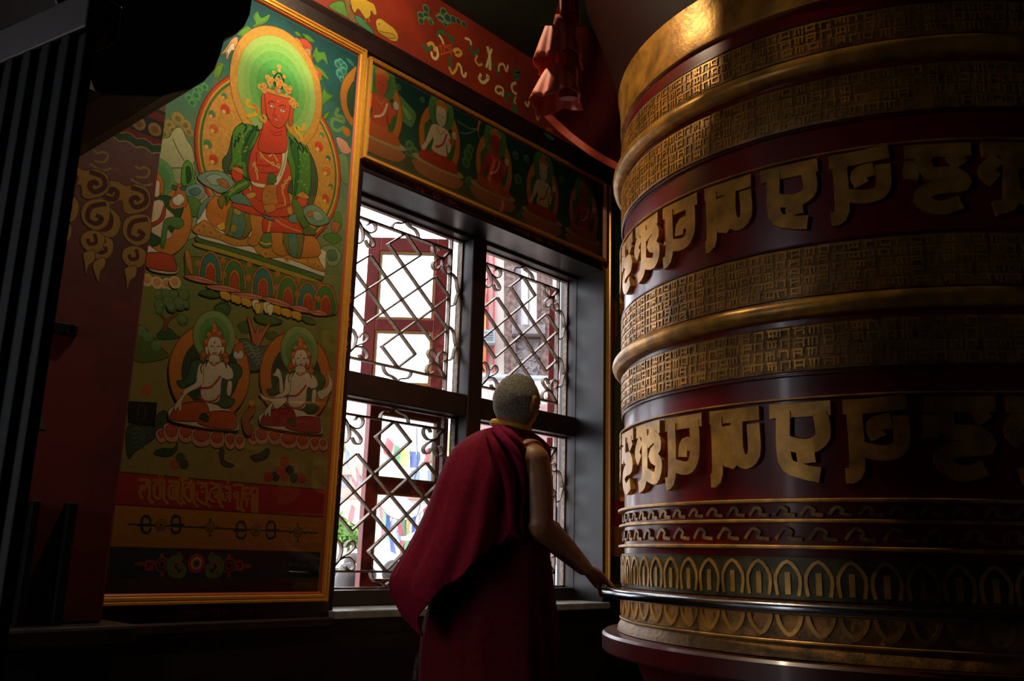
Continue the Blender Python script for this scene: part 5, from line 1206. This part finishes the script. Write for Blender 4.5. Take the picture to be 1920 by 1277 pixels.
passer(665, 1038, 8.0, 'person in dark cap standing beyond the long-haired woman', mo('blue_jacket', (90, 100, 130)), HB)
passer(690, 1062, 8.4, 'person in rose jacket beside the casement stile', mo('rose_jacket', (200, 120, 110)), HB)
passer(738, 1052, 7.5, 'dark-haired person in violet jacket behind the closed casement leaf', mo('violet_jacket', (150, 120, 140)), HB)
passer(634, 1066, 8.8, 'person in teal shirt carrying red bag near the window post', mo('teal_shirt', (90, 150, 150)), HB)
# ------------------------------------------------------------------ long strip painting above the window
strip = thing('framed_frieze_painting', 'long low gilt-framed painting of five seated deities above the window', 'painting', (3.15, D, 2.6))
SX0, SX1, SZ0, SZ1 = 2.262, 4.045, 2.604, 3.09
canvas('painted_panel', SX0+.01, SX1-.01, SZ0+.005, SZ1-.005, PY, [(SZ1-.005, (24, 60, 58)), (2.95, (30, 74, 66)), (2.8, (44, 84, 56)), (SZ0+.005, (96, 84, 44))], strip)
gilt_frame(SX0, SX1, SZ0, SZ1, .022, D, strip)
P = Paint(PY, (2.288, 4.02, 2.628, 3.064))
P.new('painted_clouds'); TS = (670, 100, 4.258); TS2 = (860, 200, 4.404)
P.px([(290,270),(340,330),(420,420),(470,490),(440,590),(380,560),(340,520),(330,420)], (96, 150, 84), TS); P.px([(340,400),(400,450),(440,520),(400,530)], (130, 176, 110), TS)
for T, L in ((TS, ((300,290,34),(330,270,26),(420,740,46),(450,790,50),(410,790,36),(880,800,44),(870,870,46),(900,760,36),(300,720,26),(330,750,24),(520,370,24))), (TS2, ((80,400,44),(60,460,44),(100,350,34),(490,600,44),(470,400,36),(560,430,34),(90,620,44),(850,600,30),(520,900,44)))):
    for x, y, r in L: P.epx(x, y, r, (92, 132, 72), T); P.epx(x+3, y+3, r*.55, (64, 104, 60), T)
P.line([(800,540),(900,600),(960,600),(880,640),(820,630)], .006, (110, 150, 130), TS)
def mini(nm, px_, py_, s, body, robe, sash):
    P.new(nm); cx, cz_ = P.W(px_, py_)
    def R(L): return [(v.x, v.y) for v in cat([Vector((cx+x*s, cz_+z*s, 0)) for x, z in L], 4)]
    P.ell(cx, cz_, .150*s, .200*s, (120, 60, 30)); P.ell(cx, cz_, .145*s, .195*s, (208, 124, 48)); P.ell(cx, cz_-.01*s, .105*s, .150*s, (54, 76, 48))
    P.ell(cx, cz_+.155*s, .092*s, .110*s, (90, 140, 76)); P.ell(cx, cz_+.155*s, .06*s, .075*s, (76, 126, 66))
    P.poly(R([(-.17,-.20),(-.10,-.235),(.1,-.235),(.17,-.20),(.15,-.165),(-.15,-.165)]), (170, 104, 62))
    P.poly(R([(-.14,-.165),(.14,-.165),(.15,-.13),(-.15,-.13)]), (176, 150, 104))
    P.poly(R([(-.135,-.145),(-.12,-.10),(-.05,-.06),(.05,-.06),(.12,-.10),(.135,-.145),(.02,-.155),(-.02,-.155)]), robe)
    P.poly(R([(-.11,.05),(-.10,-.06),(-.06,-.09),(-.06,.06)]), (72, 110, 54)); P.poly(R([(.11,.05),(.10,-.06),(.06,-.09),(.06,.06)]), (72, 110, 54))
    P.poly(R([(-.06,.06),(0,.075),(.06,.06),(.045,-.02),(.05,-.075),(-.05,-.075),(-.045,-.02)]), body)
    P.poly(R([(-.06,.06),(-.085,.0),(-.10,-.05),(-.125,-.085),(-.105,-.095),(-.08,-.055),(-.05,.0)]), body); P.poly(R([(.06,.06),(.085,.01),(.07,-.05),(.055,-.04),(.05,.02)]), body)
    P.lineW([(cx+.045*s, cz_+.05*s), (cx+.02*s, cz_-.02*s), (cx-.03*s, cz_-.05*s)], .012*s, sash); P.lineW([(cx-.03*s, cz_+.06*s), (cx, cz_+.03*s), (cx+.03*s, cz_+.06*s)], .006, (200, 140, 60))
    P.poly(R([(-.035,.17),(-.045,.2),(-.02,.215),(0,.25),(.02,.215),(.045,.2),(.035,.17)]), (204, 130, 52))
    P.poly(R([(-.034,.17),(-.03,.10),(0,.075),(.03,.10),(.034,.17),(0,.185)]), body)
    for q in (-.014, .014): P.lineW([(cx+(q-.007)*s, cz_+.135*s), (cx+(q+.007)*s, cz_+.135*s)], .003, INK)
    P.lineW([(cx-.008*s, cz_+.103*s), (cx+.008*s, cz_+.103*s)], .003, (170, 60, 50))
    P.ell(cx+.085*s, cz_+.02*s, .02*s, .02*s, (206, 90, 70)); P.ell(cx+.10*s, cz_+.06*s, .018*s, .022*s, (226, 200, 180))
for a in ((712,205,.92,(206,84,52),(196,96,44),(226,208,170)), (825,262,.92,(228,204,172),(184,62,40),(190,70,44)), (927,312,.92,(190,56,44),(196,92,42),(210,190,140)), (1018,362,.92,(216,190,160),(180,66,44),(190,80,50)), (1095,402,.92,(176,60,46),(180,84,44),(200,180,140))):
    mini('painted_seated_deity', *a)
    P.grp['painted_seated_deity_%d' % len(P.grp)] = P.grp.pop('painted_seated_deity')
prt = P.build(strip)
for k_, o in prt.items():
    if k_.startswith('painted_seated'): o.name = 'painted_seated_deity'
MB().box((SX0+.028, D-.0165, SZ0+.028), (SX1-.028, D-.0150, SZ1-.028)).build('glass_pane', GLASS, strip)
# ------------------------------------------------------------------ mural on the far side of the window
rm_ = thing('framed_mural', 'gilt-framed mural half hidden between the window and the prayer wheel', 'painting', (4.8, D, .75))
canvas('painted_panel', 4.09, 5.5, MZ0, MZ1, PY, [(MZ1, (24, 66, 70)), (2.6, (56, 96, 76)), (1.9, (96, 106, 54)), (1.3, (120, 106, 58)), (MZ0, (120, 106, 58))], rm_)
gilt_frame(4.078, 5.52, .755, 3.09, .030, D, rm_)
P = Paint(PY, (4.10, 5.49, .79, 3.06)); P.new('painted_border')
for (a, b, col) in ((1.26, 1.12, (150, 44, 34)), (1.12, .96, (170, 108, 36)), (.96, .84, (34, 44, 50)), (.84, .79, (62, 30, 24))): P.poly([(4.1, b), (5.49, b), (5.49, a), (4.1, a)], col, lev=1)
P.new('painted_deity')
P.ell(4.75, 2.45, .42, .48, (206, 90, 44)); P.ell(4.75, 2.45, .38, .44, (190, 140, 60)); P.ell(4.75, 2.75, .22, .26, (110, 170, 90))
P.poly([(v.x, v.y) for v in cat([Vector(p+(0,)) for p in ((4.4,2.05),(4.5,2.2),(4.62,2.5),(4.75,2.6),(4.88,2.5),(5.0,2.2),(5.1,2.05),(4.75,1.98))], 4)], (84, 134, 48))
P.poly([(v.x, v.y) for v in cat([Vector(p+(0,)) for p in ((4.62,2.1),(4.66,2.5),(4.75,2.6),(4.84,2.5),(4.88,2.1))], 4)], (220, 200, 170)); P.ell(4.75, 2.72, .07, .1, (226, 204, 176))
P.px([(1140,420),(1150,440),(1158,520),(1150,600),(1140,560)], (60, 92, 50)); P.px([(1142,640),(1156,660),(1160,760),(1148,800),(1140,720)], (92, 110, 50)); P.px([(1143,560),(1157,570),(1156,640),(1143,630)], (150, 100, 50))
P.build(rm_)
# ------------------------------------------------------------------ frieze paintings and gold arabesques on the dark timber
fr = bpy.data.objects['trim_2']; P = Paint(D-.0205)
C7 = (590, 0, 6.62); C8 = (780, 40, 4.258)
P.new('painted_meadow'); T = C7
P.px([(180,90),(230,30),(320,10),(370,40),(390,120),(420,170),(500,180),(580,240),(700,340),(735,425),(560,310),(400,215)], (84, 130, 56), T, sub=3)
P.px([(500,190),(580,220),(640,290),(700,350),(730,420),(600,340),(540,290)], (62, 120, 84), T); P.px([(370,-20),(450,-20),(440,90),(480,170),(510,250),(500,290),(420,220),(380,60)], (120, 92, 56), T)
P.new('painted_animals')
P.px([(450,-20),(560,-40),(680,20),(740,60),(770,170),(740,185),(700,130),(690,200),(640,235),(600,190),(540,110),(500,160),(480,140),(460,90)], (186, 150, 50), T); P.line([(620,240),(640,280)], .006, (150, 110, 40), T); P.line([(670,220),(680,270)], .006, (150, 110, 40), T)
P.px([(760,260),(800,228),(850,250),(900,290),(980,350),(1030,430),(1020,510),(940,500),(880,460),(800,410),(770,340)], (186, 150, 54), T); P.px([(770,380),(860,400),(960,420),(1010,470),(900,470)], (166, 130, 46), T); P.epx(800, 300, 10, INK, T)
P.new('painted_frieze_clouds')
for x, y, r in ((1380,110,52),(1320,200,56),(1380,190,50),(1320,260,44),(1440,260,46),(1600,150,56),(1650,230,66),(1560,220,56),(1720,240,50),(1780,260,40),(1850,300,40),(1620,290,40)): P.epx(x, y, r, (110, 132, 80), T); P.epx(x+2, y+2, r*.8, (36, 74, 60), T)
for st in ([(1340,230),(1390,210),(1440,250),(1480,300)], [(1500,200),(1560,190),(1620,250),(1680,280)], [(1540,240),(1600,270),(1660,300)]): P.line(st, .006, (120, 140, 90), T)
P.new('painted_knot_ribbons')
YG, GR, CR = (206, 160, 60), (44, 104, 62), (214, 196, 130)
for st, c, w in (([(1330,540),(1370,600),(1410,620),(1440,560),(1420,540)],GR,.018), ([(1400,560),(1450,535),(1485,580),(1490,640)],YG,.018), ([(1450,640),(1460,700),(1500,730),(1530,680),(1510,580)],CR,.016), ([(1530,460),(1540,400),(1600,400),(1620,440)],GR,.018), ([(1540,430),(1580,490),(1600,550)],CR,.014), ([(1650,450),(1700,470),(1710,550)],GR,.02),
                 ([(1720,640),(1770,610),(1820,650),(1790,690),(1740,670)],YG,.018), ([(1680,690),(1690,780),(1680,850),(1710,910),(1750,870)],GR,.018), ([(1670,830),(1710,915),(1760,850),(1780,790),(1820,830)],YG,.014), ([(1780,790),(1815,830),(1830,920),(1860,950),(1880,900)],CR,.014),
                 ([(1540,580),(1700,560)],(190,80,36),.008), ([(1560,680),(1700,640)],(190,80,36),.008), ([(1560,540),(1580,680)],(190,80,36),.008), ([(1690,560),(1700,690)],(190,80,36),.008), ([(1600,600),(1660,590),(1665,640),(1610,650),(1600,600)],(190,80,36),.007)): P.line(st, w, c, T)
P.new('painted_fish_ribbons'); T = C8
for st, c, w in (([(390,135),(430,150),(440,190)],CR,.014), ([(430,190),(440,240),(470,260),(500,220)],GR,.018), ([(490,270),(475,310),(500,350),(530,340)],YG,.014), ([(570,200),(590,300),(590,390)],CR,.022), ([(605,220),(580,300),(560,370)],(226,214,160),.014), ([(520,420),(505,460),(540,490),(580,450),(560,430)],CR,.018), ([(620,330),(640,380),(660,450)],GR,.014), ([(660,400),(665,350),(700,345),(720,400),(735,350)],CR,.014)): P.line(st, w, c, T)
P.new('painted_wheel_ribbons')
for st, c, w in (([(780,400),(830,405),(790,430),(790,460),(820,450)],GR,.018), ([(800,490),(765,510),(775,560),(805,580)],CR,.016), ([(690,600),(695,540),(650,520),(635,555),(670,580),(680,560)],CR,.014), ([(720,650),(720,590),(760,590),(780,640),(770,700),(805,720),(800,680)],GR,.018), ([(800,600),(785,640),(800,660)],YG,.012), ([(870,640),(890,680),(900,640)],CR,.014), ([(960,740),(970,790),(990,740)],YG,.012), ([(1030,880),(1060,920),(1100,930)],GR,.03), ([(1040,860),(1090,870)],(190,80,36),.02)): P.line(st, w, c, T)
P.build(fr)
tr = bpy.data.objects['wall_back']; P = Paint(D-.0004); P.new('gold_arabesque')
BR = (150, 84, 34)
def arab(cx, cz_, L, horiz=True, s=1.0):
    """row of little gold curls centred at (cx, cz_) over length L"""
    n = max(2, int(L/.05))
    for k in range(n):
        u = (k+.5)/n*L-L/2; g = (1-abs(2*u/L)**2)*s
        for m in (1, -1):
            pts = [(0, 0), (.012, .010*m), (.022, .004*m), (.016, -.004*m), (.010, .002*m)]
            Lx = [(cx+u+a*(1 if k % 2 else -1), cz_+b*g*1.3) if horiz else (cx+b*g*1.3, cz_+u+a*(1 if k % 2 else -1)) for a, b in pts]
            P.lineW(Lx, .0045, BR, sub=3)
    P.lineW([(cx-L/2, cz_), (cx+L/2, cz_)] if horiz else [(cx, cz_-L/2), (cx, cz_+L/2)], .003, BR, smooth=False)
a, b = P.W(770, 352), P.W(850, 385); arab((a[0]+b[0])/2, 2.583, .36, s=.9)
a = P.W(1010, 455); arab(a[0], 2.583, .4, s=.9)
arab(1.80, .73, .42, s=1.1)
for yy in (600, 850): arab(2.258, P.W(640, yy)[1], .42, False, .9)
arab(2.255, 2.62, .12, s=.8); arab(2.256, 3.12, .12, s=.8)
for x in (2.62, 3.1, 3.6): arab(x, 3.103, .22, s=.6)
P.build(tr)
# ------------------------------------------------------------------ lamp fitting that carries the spot light (above the picture)
lf = thing('ceiling_spotlight', 'small ceiling spotlight aimed at the framed mural', 'lamp', (LAMP.x, LAMP.y, LAMP.z))
dv = (LAIM-LAMP).normalized()
b0 = LAMP-dv*.10
vs = []; sd = dv.cross(ZZ).normalized(); ud = sd.cross(dv)
mb = MB()
for t, r in ((-.14, .02), (-.13, .035), (-.06, .04), (-.03, .045)):
    for j in range(20): q = LAMP+dv*t+(sd*math.cos(2*PI*j/20)+ud*math.sin(2*PI*j/20))*r; vs.append(q)
mb.add(vs, [(i*20+j, i*20+(j+1) % 20, (i+1)*20+(j+1) % 20, (i+1)*20+j) for i in range(3) for j in range(20)]+[tuple(range(20))]).build('lamp_shell', M_GATE, lf, smooth=40)
st = LAMP-dv*.12
MB().tube([st, (st.x, st.y, CEIL)], .008, 8).build('lamp_stem', M_GATE, lf)
